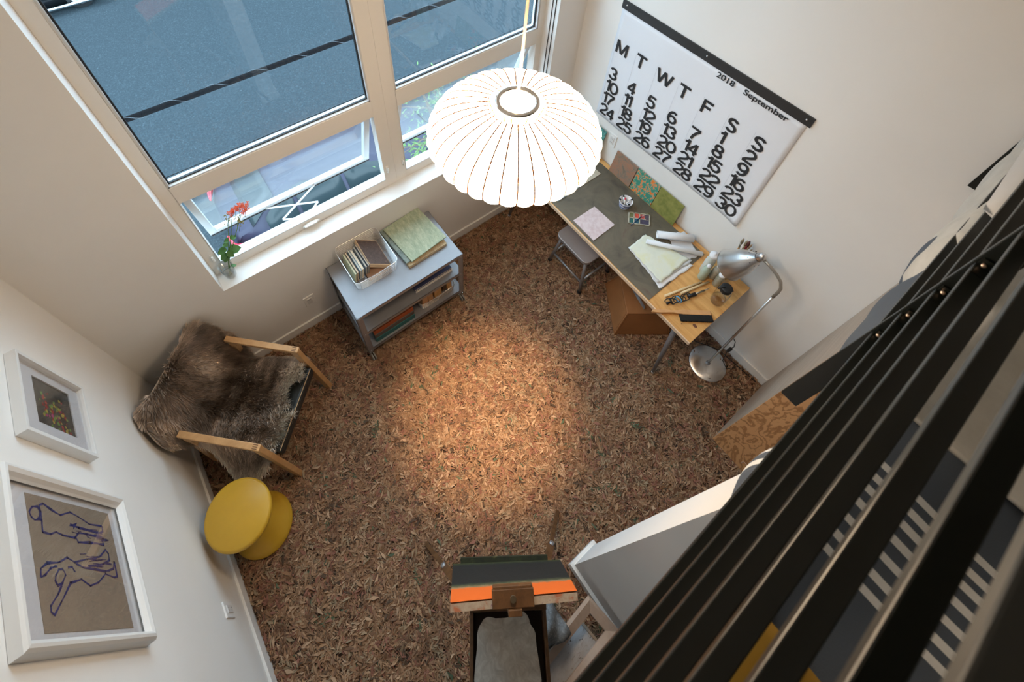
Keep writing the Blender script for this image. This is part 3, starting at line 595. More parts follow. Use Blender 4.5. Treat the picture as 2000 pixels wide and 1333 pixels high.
for i, (a, b, cm, nm) in enumerate(tubes):
    b0 = Vector((cx - b[0] * .3, cy - b[1] * .3, ZM + .012)); b1 = Vector((cx + b[0], cy + b[1], ZM + .060))
    tt = thing('paint_tube', tuple(b0), ['silver paint tube with black cap at the left rim of the tub', 'silver paint tube with black cap below the first in the tub', 'silver paint tube with black cap at the near rim of the tub', 'silver paint tube with black cap at the wall side of the tub', 'silver paint tube with black cap at the right rim of the tub', 'paint tube with red cap in the middle of the tub'][i], 'paint tube', 'paint tubes in the tub')
    MB().tube([b0, b1], [.006, .0075], 10).build('tube_body', M['alu'], tt); d = (b1 - b0).normalized(); MB().tube([b1, b1 + d * .012], .0062, 10).build('tube_cap', cm, tt)
# paint palette with brush
T = Matrix(((.967, -.27, 0, 3.055), (-.27 * 0 - .255, -.963, 0, -1.008), (0, 0, 1, ZM), (0, 0, 0, 1)))
Pa, Pb, Pc, Pd = Vector((3.039, -.924, 0)), Vector((3.144, -1.031, 0)), Vector((3.070, -1.093, 0)), Vector((2.966, -.988, 0))
def pl(u, v, z=0): return Pa.lerp(Pb, u).lerp(Pd.lerp(Pc, u), v) + Vector((0, 0, ZM + z))
t = thing('watercolour_tray', tuple(pl(.5, .5)), 'small scratched plastic watercolour tray with green red and blue wells', 'paint tray')
m = MB(); m.hexa([pl(0, 0), pl(1, 0), pl(1, 1), pl(0, 1)], [pl(0, 0, .004), pl(1, 0, .004), pl(1, 1, .004), pl(0, 1, .004)])
for (u0, u1, v0, v1) in ((0, 1, 0, .06), (0, 1, .94, 1), (0, .04, 0, 1), (.96, 1, 0, 1), (0, .8, .46, .52), (.24, .28, 0, 1), (.50, .54, 0, 1)):
    m.hexa([pl(u0, v0, .004), pl(u1, v0, .004), pl(u1, v1, .004), pl(u0, v1, .004)], [pl(u0, v0, .009), pl(u1, v0, .009), pl(u1, v1, .009), pl(u0, v1, .009)])
m.build('tray_body', mottled('tray_plastic', [(.4, (.40, .38, .28)), (.6, (.56, .52, .42))], 40), t)
for (u0, u1, v0, v1, c_) in ((.05, .23, .08, .45, (.16, .17, .07)), (.29, .49, .08, .45, (.62, .08, .05)), (.55, .74, .08, .45, (.48, .08, .08)), (.05, .23, .53, .92, (.02, .12, .11)), (.29, .49, .53, .92, (.02, .10, .16)), (.55, .95, .53, .92, (.06, .05, .09)), (.76, .95, .08, .5, (.10, .08, .11))):
    MB().hexa([pl(u0, v0, .004), pl(u1, v0, .004), pl(u1, v1, .004), pl(u0, v1, .004)], [pl(u0, v0, .0062), pl(u1, v0, .0062), pl(u1, v1, .0062), pl(u0, v1, .0062)]).build('paint_well', plain('paint_%d' % int(u0 * 100 + v0 * 10), c_, .5, var=.3, scale=80), t)
t = thing('small_paintbrush', tuple(pl(.5, .4, .012)), 'thin blue handled brush resting across the watercolour tray', 'brush')
MB().tube([pl(.13, 1.18, .006), pl(.45, .55, .013), pl(.62, .3, .014)], [.0022, .0032, .0025], 8).build('handle', plain('blue_handle', (.02, .06, .16), .4, var=0), t)
MB().tube([pl(.62, .3, .014), pl(.88, .0, .016)], .002, 8).build('ferrule', M['alu'], t); MB().tube([pl(.88, .0, .016), pl(.97, -.12, .016)], [.0025, .0008], 8).build('bristles', M['bud'], t)
# papers
yp = mottled('yellow_green_paper', [(.3, (.66, .70, .60)), (.5, (.74, .77, .66)), (.68, (.72, .72, .46))], 7, rough=.85)
def sheet(pts, z, mat, label, amp=.003, seed=0, group='sheets of handmade paper'):
    A, B, C_, D_ = [Vector((*p_, 0)) for p_ in pts]
    def fn(u, v):
        p_ = A.lerp(B, u).lerp(D_.lerp(C_, u), v); e = .004 * math.sin(19 * u + seed) + .003 * math.sin(31 * v + 2 * seed); return (p_.x + e, p_.y + e * .7, z + amp * (1 + math.sin(9 * u + seed) * math.sin(7 * v + seed)) * .5)
    return tag(MB().grid(fn, 24, 24).build('paper_sheet', mat, solid=.0008), label, 'paper', group)
sheet([(2.835, -1.150), (2.990, -1.140), (3.075, -1.468), (2.765, -1.445)], ZM + .001, M['paper'], 'white crinkled paper sheet, lowest of the stack on the desk', .004, 3)
sheet([(2.815, -1.128), (2.985, -1.130), (3.090, -1.445), (2.775, -1.418)], ZM + .0065, plain('grey_paper', (.62, .63, .64), .85), 'greyish paper sheet between the two others in the stack on the desk', .004, 1)
sheet([(2.827, -1.128), (2.995, -1.120), (3.086, -1.420), (2.800, -1.425)], ZM + .0125, yp, 'yellow green mottled paper sheet, topmost of the stack on the desk', .004, 5)
sheet([(3.12, -1.20), (3.235, -1.262), (3.16, -1.445), (3.02, -1.40)], ZM + .002, plain('grey_white_paper', (.66, .67, .70), .85), 'plain whitish paper sheet underneath the two paper rolls by the wall', .001, 2)
def roll(a, b, r, label):
    a, b = Vector(a), Vector(b); d = (b - a).normalized(); m = MB(); n_ = 60; up = Vector((0, 0, 1)); sd = d.cross(up).normalized()
    ring = [(r * (1 - .22 * k / n_)) for k in range(n_)]
    P1 = [a + ring[k] * (math.cos(k * .21) * sd + math.sin(k * .21) * up) for k in range(n_)]; P2 = [p_ + (b - a) for p_ in P1]
    m.add(P1 + P2, [(k, k + 1, n_ + k + 1, n_ + k) for k in range(n_ - 1)], True)
    return tag(m.build('paper_roll', M['paper'], solid=.0015), label, 'paper roll', 'rolled white papers')
roll((3.040, -1.176, ZM + .034), (3.215, -1.342, ZM + .034), .027, 'thick short white paper roll lying against the wall side')
roll((2.940, -1.170, ZM + .034), (3.170, -1.455, ZM + .030), .0165, 'thin long white paper roll lying over the papers')
# candles, soldering iron, bench brush
for a, b, r_, lb in (((2.751, -1.500, DZ + .009), (3.020, -1.574, DZ + .007), (.009, .006), 'long cream taper candle nearest the desk mat'), ((2.848, -1.548, DZ + .009), (3.060, -1.602, DZ + .007), (.009, .0065), 'shorter cream taper candle beside the soldering iron')):
    tag(MB().tube([a, b], list(r_), 14).build('taper_candle', plain('cream_wax', (.74, .56, .32), .4, var=.02)), lb, 'candle', 'taper candles')
t = thing('soldering_iron', (2.9, -1.6, DZ), 'black soldering iron with its cord wound up in a blue tie', 'soldering iron')
MB().tube([(2.865, -1.588, DZ + .014), (2.915, -1.606, DZ + .014)], [.010, .013], 12).build('handle', M['rubber'], t)
MB().tube([(2.915, -1.606, DZ + .014), (2.985, -1.624, DZ + .014)], .0055, 10).build('barrel', plain('aged_steel', (.35, .32, .27), .35, .9), t)
MB().tube([(2.985, -1.624, DZ + .014), (3.026, -1.633, DZ + .013)], [.0025, .0015], 8).build('tip', M['steel'], t)
m = MB(); pts = []
for i in range(150):
    a = i * .27; k = i / 149; pts.append((2.865 - .13 * k + .034 * math.cos(a) * (.6 + .4 * math.sin(a * .31)), -1.590 + .052 * k + .020 * math.sin(a), DZ + .010 + .008 * (1 + math.sin(a * 1.7)) * .9))
m.tube(pts, .0028, 6); m.build('power_cord', M['rubber'], t)
MB().tube([(2.722, -1.540, DZ + .008), (2.745, -1.545, DZ + .01)], [.009, .006], 8).build('plug', M['rubber'], t)
MB().tube([(2.800 + .004 * math.cos(a), -1.566 + .022 * math.sin(a), DZ + .016 + .013 * math.cos(a)) for a in np.linspace(0, 6.28, 17)[:-1]], .003, 6, True).build('blue_tie', plain('blue_tie', (.10, .40, .75), .5, var=0), t)
t = thing('bench_brush', (2.75, -1.65, DZ), 'wooden bench brush with black bristles at the desk corner', 'brush')
A = Vector((2.606, -1.520, 0)); B = Vector((2.888, -1.742, 0)); d = (B - A).normalized(); n_ = Vector((d.y, -d.x, 0))
w_ = [(0, .006), (.02, .013), (.05, .015), (.09, .012), (.13, .009), (.16, .012), (.19, .016), (.36, .016)]
ptsL = [A + d * s_ - n_ * h for s_, h in w_]; ptsR = [A + d * s_ + n_ * (h * (.6 if s_ < .14 else .9)) for s_, h in w_][::-1]
MB().prism([(p_.x, p_.y) for p_ in ptsL + ptsR], DZ + .003, DZ + .021).build('handle', M['brushwood'], t, bevel=.004)
m = MB(); q0 = A + d * .165 + n_ * .012
for i in range(900):
    s_ = random.uniform(0, .195); z_ = DZ + random.uniform(.003, .019); ll = random.uniform(.036, .044); p0 = q0 + d * s_ + Vector((0, 0, z_)); p1 = p0 + n_ * ll + d * (random.gauss(0, .002) + .004) + Vector((0, 0, random.gauss(0, .001)))
    m.add([p0 - d * .0011, p0 + d * .0011, p1 + d * .0008, p1 - d * .0008], [(0, 1, 2, 3)])
m.hexa([q0 + Vector((0, 0, DZ + .004)), q0 + d * .195 + Vector((0, 0, DZ + .004)), q0 + d * .199 + n_ * .036 + Vector((0, 0, DZ + .004)), q0 + n_ * .036 + d * .004 + Vector((0, 0, DZ + .004))], [q0 + Vector((0, 0, DZ + .017)), q0 + d * .195 + Vector((0, 0, DZ + .017)), q0 + d * .199 + n_ * .036 + Vector((0, 0, DZ + .015)), q0 + n_ * .036 + d * .004 + Vector((0, 0, DZ + .015))])
m.build('bristles', M['rubber'], t)
# bottles
def bottle(c, r, h, mat, cap, label, neck=.4, capm=None, group='small bottles on the desk', tip=True):
    t = thing('squeeze_bottle', c, label, 'bottle', group); nr = r * neck
    MB().lathe([(0, .001), (r * .9, 0), (r, .006), (r, h * .60), (r * .92, h * .70), (nr * 1.1, h * .82), (nr, h * .84), (nr, h * .88)], c, 28).build('bottle_body', mat, t)
    q = MB(); q.lathe([(nr * 1.25, h * .86), (nr * 1.25, h * .93), (nr * .9, h * .95), (nr * .42, h * .96), (nr * .36, h), (0, h)] if tip else [(nr * 1.3, h * .85), (nr * 1.3, h * .985), (nr * 1.1, h), (0, h)], c, 20); q.build('bottle_cap', capm or M['paper'], t)
    return t
pale = mottled('pale_green_plastic', [(.3, (.36, .44, .34)), (.7, (.52, .62, .55))], 12, rough=.35); clearp = mottled('stained_clear_plastic', [(.3, (.34, .32, .24)), (.7, (.60, .60, .56))], 22, rough=.3)
bottle((3.050, -1.552, DZ), .026, .165, pale, None, 'pale green squeeze bottle in front of the bottle cluster')
bottle((3.105, -1.530, DZ), .030, .215, mottled('milky_plastic', [(.3, (.55, .58, .52)), (.7, (.74, .76, .74))], 9, rough=.35), None, 'tallest white squeeze bottle with green ring beside the thin roll', .75, group='small bottles on the desk')
MB().tube([(3.105 + .0245 * math.cos(a), -1.530 + .0245 * math.sin(a), DZ + .180) for a in np.linspace(0, 6.28, 25)[:-1]], .003, 6, True)
bottle((3.112, -1.592, DZ), .026, .150, clearp, None, 'clear bottle with a stained white cap behind the pale green one', .5)
bottle((3.085, -1.637, DZ), .023, .135, mottled('murky_plastic', [(.3, (.24, .22, .14)), (.7, (.50, .50, .44))], 18, rough=.3), None, 'small murky bottle with white cap between brush jar and water bottle', .7)
tag(MB().tube([(3.105 + .018 * math.cos(a) * (1 + .4 * math.sin(2 * a)), -1.690 + .022 * math.sin(a), DZ + .004) for a in np.linspace(0, 6.28, 21)[:-1]], .0038, 6, True).tube([(3.12, -1.70, DZ + .005), (3.135, -1.735, DZ + .005)], .005, 6).build('bottle_opener', M['rubber']), 'small black metal tool lying between the water bottle and lamp shade', 'tool')
# wide mouth water bottle
c = (2.998, -1.712, DZ); t = thing('water_bottle', c, 'clear wide mouth bottle with black screw lid holding a little water', 'bottle')
MB().lathe([(0, .003), (.034, 0), (.043, .006), (.044, .014), (.044, .125), (.040, .142), (.032, .150), (.031, .158)], c, 36).build('bottle_body', M['clear'], t)
MB().lathe([(0, .005), (.040, .006), (.0415, .014), (.0415, .045), (0, .045)], c, 36).build('water', M['water'], t)
m = MB(); m.lathe([(0, .150), (.034, .150), (.035, .152), (.035, .172), (.032, .176), (0, .176)], c, 36); m.build('lid', M['rubber'], t)
m = MB(); m.tube([(c[0] + .033 * math.cos(a), c[1] + .033 * math.sin(a), DZ + .147) for a in np.linspace(0, 6.28, 25)[:-1]], .0032, 6, True); m.tube([(c[0] - .01, c[1] + .01, DZ + .178), (c[0] - .026, c[1] + .022, DZ + .176), (c[0] - .040, c[1] + .032, DZ + .160)], .0055, 8); m.build('lid_strap', M['rubber'], t)
# brush jar
c = (3.170, -1.640, DZ); t = thing('brush_jar', c, 'glass jar full of paintbrushes behind the lamp shade', 'jar')
MB().lathe([(0, .003), (.036, 0), (.038, .006), (.038, .115), (.034, .120)], c, 28).build('jar_body', M['clear'], t)
tips = [(3.190, -1.600, 1.075), (3.190, -1.594, 1.140), (3.205, -1.626, 1.140), (3.190, -1.688, 1.125), (3.205, -1.645, 1.130), (3.215, -1.612, 1.115), (3.195, -1.663, 1.110)]
blabs = ['thin pale brush at the left edge of the brush jar', 'broad round brush with dark tip in the brush jar', 'brush with a dark red flat ferrule in the brush jar', 'short dark tipped brush at the right edge of the brush jar', 'ochre handled brush in the middle of the brush jar', 'flat cream bristle brush in the brush jar', 'slim clear handled brush right of centre in the jar']
for i, tp in enumerate(tips):
    b0 = Vector((3.170 + random.uniform(-.02, .02), -1.640 + random.uniform(-.02, .02), DZ + .02)); b1 = Vector(tp); d = (b1 - b0).normalized(); L_ = (b1 - b0).length
    tt = thing('paintbrush', tuple(b0), blabs[i], 'brush', 'brushes in the jar')
    rr = [.0035, .008, .009, .005, .006, .008, .005][i]
    MB().tube([b0, b0 + d * (L_ * .7), b0 + d * (L_ * .78)], [.0025, .004, .003], 8).build('handle', [M['alu'], M['birch'], M['easelwood'], M['leather'], M['birch'], M['alu'], M['clear']][i], tt)
    MB().tube([b0 + d * (L_ * .78), b0 + d * (L_ * .89)], [rr * .6, rr * .8], 10).build('ferrule', plain('ferrule%d' % i, [(.5, .5, .45), (.3, .27, .22), (.22, .02, .02), (.15, .13, .1), (.45, .25, .1), (.55, .5, .36), (.5, .5, .48)][i], .35, .5, var=0), tt)
    MB().tube([b0 + d * (L_ * .89), b0 + d * (L_ * .95), b1], [rr, rr * 1.05, rr * .35], 10).build('bristles', plain('bristle%d' % i, [(.55, .5, .4), (.22, .17, .11), (.09, .02, .015), (.1, .07, .05), (.3, .2, .12), (.35, .3, .2), (.25, .2, .14)][i], .6, var=.2), tt)

# ------------------------------------------------------------------ aluminium floor lamp
bc = Vector((3.053, -1.913, 0))
t = thing('floor_lamp', tuple(bc), 'brushed aluminium floor lamp with a round base and bell shade leaning over the desk', 'lamp')
ma, tt_, n, l, p = nt('spun_aluminium'); setp(p, (.74, .72, .70), .32, 1); p.inputs['Anisotropic'].default_value = .85
tg = n.new('ShaderNodeTangent'); tg.direction_type = 'RADIAL'; tg.axis = 'Z'; l.new(tg.outputs[0], p.inputs['Tangent'])
MB().lathe([(0, .006), (.128, .006), (.130, .010), (.130, .020), (.127, .024), (.02, .028), (0, .028)], bc, 64).build('lamp_base', ma, t)
MB().lathe([(.016, .026), (.016, .034), (.008, .040), (0, .040)], bc, 24).build('base_collar', M['steel'], t)
MB().tube([bc + Vector((0, 0, .03)), bc + Vector((0, 0, 1.08))], .0075, 14).build('pole', M['alu'], t)
goose = [(3.053, -1.913, 1.07), (3.054, -1.915, 1.13), (3.057, -1.912, 1.165), (3.06, -1.890, 1.205), (3.06, -1.850, 1.232), (3.06, -1.80, 1.25), (3.06, -1.755, 1.258)]
MB().tube(goose, .009, 12).build('gooseneck', plain('grey_neck', (.42, .40, .36), .4, .7, var=0), t)
tipv = Vector((3.06, -1.752, 1.292)); rimv = Vector((3.055, -1.640, 1.035)); ax = (rimv - tipv).normalized()
def sh(prof, name, mat, par): return MB().lathe(prof, tipv, 48, axis=ax).build(name, mat, par)
shd = sh([(.0, .0), (.012, .002), (.022, .012), (.024, .030), (.024, .050)], 'socket_cap', M['alu'], t)
lampm, tt_, n, l, p = nt('brushed_shade'); setp(p, (.76, .75, .74), .30, 1); p.inputs['Anisotropic'].default_value = .6
shd = sh([(.026, .050), (.027, .056), (.040, .085), (.058, .125), (.074, .175), (.086, .235), (.092, .270), (.094, .276), (.090, .272), (.084, .235), (.072, .175), (.04, .09), (.0, .07)], 'lamp_shade', lampm, t)
T = ax.to_track_quat('Z', 'Y').to_matrix()
for k in range(8):
    a = k * math.pi / 4; MB().sphere(tipv + T @ Vector((.0415 * math.cos(a), .0415 * math.sin(a), .088)), .0026, 6).build('vent_hole', M['ink'], shd)
cd = MB(); cd.tube([(3.053, -1.905, .50), (3.06, -1.94, .46), (3.063, -1.955, .40), (3.062, -1.945, .34), (3.062, -1.945, .30), (3.075, -1.965, .16), (3.13, -2.02, .02), (3.19, -2.05, .014)], .0028, 6)
cd.build('power_cord', M['rubber'], t); MB().tube([(3.062, -1.950, .36), (3.062, -1.946, .315)], [.012, .010], 8).build('inline_switch', M['rubber'], t)
MB().tube([(3.20, -1.45, .012), (3.14, -1.62, .014), (3.10, -1.78, .015), (3.12, -1.84, .015), (3.20, -1.98, .014), (3.22, -2.2, .012)], .0035, 6)
tag(MB().tube([(3.19, -1.40, .018), (3.14, -1.60, .02), (3.11, -1.76, .022), (3.20, -1.90, .02), (3.225, -2.20, .018)], .0035, 6).build('power_cable', M['rubber']), 'black cable running along the skirting behind the floor lamp base', 'cable')

# ------------------------------------------------------------------ metal stool under the desk
t = thing('metal_stool', (2.85, -.79, 0), 'small grey metal stool with square seat tucked under the desk', 'stool')
sx0, sx1, sy0, sy1, sz = 2.675, 3.005, -.957, -.622, .425
m = MB(); poly = []
for (cx_, cy_, a0) in ((sx1 - .05, sy1 - .05, 0), (sx0 + .05, sy1 - .05, 90), (sx0 + .05, sy0 + .05, 180), (sx1 - .05, sy0 + .05, 270)):
    poly += [(cx_ + .05 * math.cos(math.radians(a0 + k * 15)), cy_ + .05 * math.sin(math.radians(a0 + k * 15))) for k in range(7)]
m.prism(poly, sz - .006, sz + .006); m.build('seat', plain('stool_seat_metal', (.44, .41, .41), .4, .4, var=.05), t, bevel=.004)
poly2 = [(2.84 + (x - 2.84) * .985, -.79 + (y + .79) * .985) for x, y in poly]
MB().prism(poly2, sz - .028, sz - .005).build('seat_apron', M['stool_metal'], t)
ft = [(2.690, -.965), (2.692, -.615), (3.0, -.615), (3.0, -.965)]; tp = [(2.722, -.915), (2.722, -.664), (2.965, -.664), (2.965, -.915)]
for (a, b), (c_, d_) in zip(ft, tp):
    lg = MB().tube([(a, b, .02), (c_, d_, sz - .02)], .0125, 12).build('leg', M['stool_metal'], t)
    MB().lathe([(0, .0), (.018, .001), (.018, .018), (.013, .03)], (a, b, .002), 16).build('rubber_foot', M['rubber'], lg)
def at_(i, z): k = (z - .02) / (sz - .04); return (ft[i][0] + (tp[i][0] - ft[i][0]) * k, ft[i][1] + (tp[i][1] - ft[i][1]) * k, z)
for i, j in ((0, 1), (1, 2), (2, 3), (3, 0)): MB().tube([at_(i, .13 + .03 * (i % 2)), at_(j, .13 + .03 * (i % 2))], .009, 10).build('stretcher', M['stool_metal'], t)

# ------------------------------------------------------------------ brown tapered box under the desk
A = Vector((2.660, -1.367, 0)); u = Vector((.808, -.589, 0)); v = Vector((.589, .808, 0)); wd = .415; ins = .055; H = .26
lo = [A + Vector((0, 0, .012)), A + u * wd + Vector((0, 0, .012)), A + u * wd + v * wd + Vector((0, 0, .012)), A + v * wd + Vector((0, 0, .012))]
hi = [A + (u + v) * ins, A + u * (wd - ins) + v * ins, A + (u + v) * (wd - ins), A + v * (wd - ins) + u * ins]; hi = [p_ + Vector((0, 0, H)) for p_ in hi]
t = thing('tapered_box', tuple(A + (u + v) * wd / 2), 'brown hardboard box with slanted sides standing under the desk', 'box')
MB().hexa(lo, hi).build('box_body', M['cardboard'], t, bevel=.003)
m = MB()
for i in range(4):
    a, b, c_, d_ = lo[i], lo[(i + 1) % 4], hi[(i + 1) % 4], hi[i]; cen = (a + b + c_ + d_) / 4; q = [cen + (p_ - cen) * .93 for p_ in (a, b, c_, d_)]; nn = (b - a).cross(d_ - a).normalized() * .0012
    for j in range(4): m.bar(q[j] + nn, q[(j + 1) % 4] + nn, (q[(j + 1) % 4] - q[j]).cross(nn).normalized() * .0014, nn * .6)
m.build('panel_groove', plain('dark_groove', (.16, .06, .02), .7, var=0), t)
# bundle of metal rods standing between box and desk
tt = thing('metal_rods', (2.80, -1.26, .26), 'thin metal rods lying on the brown box under the desk edge', 'rods')
for k in range(4): MB().tube([(2.900 + .006 * k, -1.25 + .002 * k, .266), (2.852 + .006 * k, -1.405 + .002 * k, .268)], .003, 6).build('rod', M['steel'], tt)

# ------------------------------------------------------------------ rolling metal cart
cx0, cx1, cyb, cyf, ct = 1.150, 1.935, -.035, -.468, .655
t = thing('rolling_cart', (1.54, -.25, 0), 'grey steel rolling cart with three shelves below the window', 'cart')
def shelf(z, nm):
    m = MB(); m.box(cx0, cx1, cyf, cyb, z - .002, z); m.box(cx0, cx1, cyf, cyf + .002, z - .032, z); m.box(cx0, cx1, cyb - .002, cyb, z - .032, z); m.box(cx0, cx0 + .002, cyf, cyb, z - .032, z); m.box(cx1 - .002, cx1, cyf, cyb, z - .032, z)
    return m.build(nm, M['steel'], t)
shelf(ct, 'top_shelf'); shelf(.415, 'middle_shelf'); shelf(.150, 'bottom_shelf')
pw_ = .038
for (x_, sx_) in ((cx0 - .002, 1), (cx1 + .002, -1)):
    for (y_, sy_) in ((cyf - .002, 1), (cyb + .002, -1)):
        m = MB(); m.box(min(x_, x_ + sx_ * pw_), max(x_, x_ + sx_ * pw_), min(y_, y_ + sy_ * .002), max(y_, y_ + sy_ * .002), .105, ct - .001); m.box(min(x_, x_ + sx_ * .002), max(x_, x_ + sx_ * .002), min(y_, y_ + sy_ * pw_), max(y_, y_ + sy_ * pw_), .105, ct - .001)
        po = m.build('corner_post', M['steel'], t)
        for z_ in (ct - .018, .40, .135): MB().sphere((x_ + sx_ * .02, y_ - sy_ * .001, z_), .004, 6).build('rivet', M['chrome'], po)
        cxx, cyy = x_ + sx_ * .02, y_ + sy_ * .02
        cs = MB(); cs.cyl((cxx, cyy, .105), (cxx, cyy, .078), .018, n=14); cs.bar((cxx - .016, cyy, .08), (cxx - .016 - .004, cyy - .018, .03), (.003, 0, 0), (0, .03, 0)); cs.bar((cxx + .016, cyy, .08), (cxx + .016 + .004, cyy - .018, .03), (.003, 0, 0), (0, .03, 0))
        cs = cs.build('caster', M['chrome'], t); [MB().cyl((cxx + e_ - .005, cyy - .02, .032), (cxx + e_ + .005, cyy - .02, .032), .031, n=22).build('wheel', M['caster'], cs) for e_ in (-.008, .008)]
# wire baskets
def basket(c0, c1, z0, h, label, flare=.012, nrow=7, loop=True, r=.0011, ncol=5):
    (x0, y0), (x1, y1) = c0, c1; t = thing('wire_basket', ((x0 + x1) / 2, (y0 + y1) / 2, z0), label, 'basket', 'chrome wire baskets')
    def ring(z, e, rr, notch=False):
        pts = []; a, b, c_, d_ = x0 - e, x1 + e, y0 - e, y1 + e; rc = .028
        for (px_, py_, a0) in ((b - rc, d_ - rc, 0), (a + rc, d_ - rc, 90), (a + rc, c_ + rc, 180), (b - rc, c_ + rc, 270)):
            for k in range(5): an = math.radians(a0 + k * 22.5); pts.append((px_ + rc * math.cos(an), py_ + rc * math.sin(an), z))
            if notch and a0 == 180:
                xm = (a + b) / 2
                for an in np.linspace(math.pi + .4, 2 * math.pi - .4 + 0, 9): pts.append((xm + .017 * math.cos(an), c_ - .002, z - .004 + .017 * math.sin(an)))
        return pts
    m = MB(); m.tube(ring(z0 + h, flare, r * 2.4, loop), r * 2.4, 8, True); rim = m.build('rim', M['wire'], t)
    m = MB()
    for k in range(nrow): f_ = k / nrow; m.tube(ring(z0 + h * f_ + .002, flare * f_, r), r, 6, True)
    for i in range(ncol + 1):
        x_ = x0 + .02 + (x1 - x0 - .04) * i / ncol; e = flare; m.tube([(x_, y0 - e, z0 + h), (x_, y0 - .001, z0 + .002), (x_, y1 + .001, z0 + .002), (x_, y1 + e, z0 + h)], r, 6)
    ny = 5
    for i in range(ny + 1):
        y_ = y0 + .02 + (y1 - y0 - .04) * i / ny; m.tube([(x0 - flare, y_, z0 + h), (x0 - .001, y_, z0 + .002), (x1 + .001, y_, z0 + .002), (x1 + flare, y_, z0 + h)], r, 6)
    m.build('wire_mesh', M['wire'], t); return t
bx0, bx1, by0, by1 = 1.252, 1.528, -.318, -.020
basket((bx0, by0 + .008), (bx1, by1), ct + .002, .112, 'chrome wire basket of books on top of the cart')
# books in the basket
def book(T, w_, h_, th, cover, page, label, group, name='book', spine=True):
    """box: width along local x (spine at x=0), height along y, thickness along z"""
    t = thing(name, tuple(T @ Vector((w_ / 2, h_ / 2, 0))), label, 'book', group)
    MB().box(.003, w_ - .004, .004, h_ - .004, .002, th - .002, T).build('pages', page, t)
    m = MB(); m.box(0, w_, 0, h_, 0, .002, T); m.box(0, w_, 0, h_, th - .002, th, T); m.box(0, .002, 0, h_, 0, th, T); m.build('cover', cover, t); return t
pg = plain('book_pages', (.72, .62, .46), .8, var=.04)
brn = mottled('dark_speckled_cover', [(.35, (.06, .035, .028)), (.6, (.10, .062, .048)), (.75, (.22, .12, .09))], 60, rough=.6)
# leaning brown book: top face visible, tilted to the right
zb = ct + .008
def lean(x, y, ang, yaw=0): return Matrix.Translation((x, y, zb)) @ Matrix.Rotation(yaw, 4, 'Z') @ Matrix.Rotation(ang, 4, 'Y')
q_ = [Vector((1.383, -.035, .785)), Vector((1.500, -.090, .735)), Vector((1.494, -.296, .720)), Vector((1.377, -.241, .770))]
nb_ = (q_[1] - q_[0]).cross(q_[3] - q_[0]).normalized(); nb_ = nb_ if nb_.z > 0 else -nb_
t = thing('book', tuple(sum(q_, Vector()) / 4), 'thick dark speckled book lying tilted on top in the basket', 'book', 'books in the wire basket')
MB().hexa([p_ - nb_ * .032 for p_ in q_], q_).build('pages', plain('tan_page_block', (.66, .46, .28), .6, var=.03), t)
cq = sum(q_, Vector()) / 4; qi = [cq + (p_ - cq) * .955 for p_ in q_]; MB().hexa([p_ + nb_ * .0002 for p_ in qi], [p_ + nb_ * .002 for p_ in qi]).build('cover', brn, t)
specs = [(1.268, .010, .12, (.50, .56, .38), 'pale green patterned slim book, leftmost in the basket'), (1.284, .012, .14, (.30, .22, .17), 'brown grey slim book second from the left in the basket'), (1.303, .010, .15, (.42, .52, .60), 'light blue slim book third from the left in the basket'), (1.320, .014, .15, (.72, .70, .64), 'cream slim book in the middle of the basket row'), (1.342, .009, .16, (.30, .32, .33), 'grey slim booklet right of the cream one in the basket'), (1.358, .009, .17, (.20, .21, .22), 'dark grey slim booklet beside the tilted dark book')]
for i, (x_, th_, h_, c_, lb) in enumerate(specs):
    T = Matrix.Translation((x_, -.245 + .0 * i, zb + .003)) @ Matrix.Rotation(math.radians(-90 + 9), 4, 'Y')
    book(T, .088 + .003 * i, .175 + .006 * (i % 3), th_, plain('cover_b%d' % i, c_, .6, var=.15, scale=40), pg, lb, 'books in the wire basket')
T = Matrix.Translation((1.335, -.290, zb + .002)); book(T, .16, .11, .016, plain('cover_flat', (.34, .20, .13), .6), pg, 'flat brown book lying at the bottom front of the basket', 'books in the wire basket')
# sketchbooks stack
def slabT(cx_, cy_, z, w_, h_, th, a, cov, pgm, label):
    T = Matrix.Translation((cx_, cy_, z)) @ Matrix.Rotation(a, 4, 'Z') @ Matrix.Translation((-w_ / 2, -h_ / 2, 0))
    return book(T, w_, h_, th, cov, pgm, label, 'stacked sketchbooks on the cart', 'sketchbook')
mg = mottled('marbled_grey_green', [(.3, (.10, .15, .15)), (.6, (.28, .34, .31))], 40); ms = mottled('sage_cloth', [(.28, (.26, .32, .22)), (.5, (.36, .42, .30)), (.72, (.52, .56, .40))], 60, (1, .35, 1), rough=.8)
mo = mottled('ochre_marbled', [(.3, (.30, .20, .10)), (.6, (.52, .42, .26))], 30); mp = mottled('marbled_pages', [(.3, (.35, .36, .33)), (.6, (.62, .58, .48))], 90)
slabT(1.735, -.185, ct + .001, .300, .335, .022, .02, mo, mp, 'ochre marbled sketchbook at the bottom of the stack')
slabT(1.715, -.160, ct + .023, .290, .320, .016, .08, mg, mp, 'grey green marbled sketchbook in the middle of the stack')
slabT(1.745, -.170, ct + .039, .290, .325, .010, .10, ms, mp, 'sage green cloth sketchbook on top of the stack')
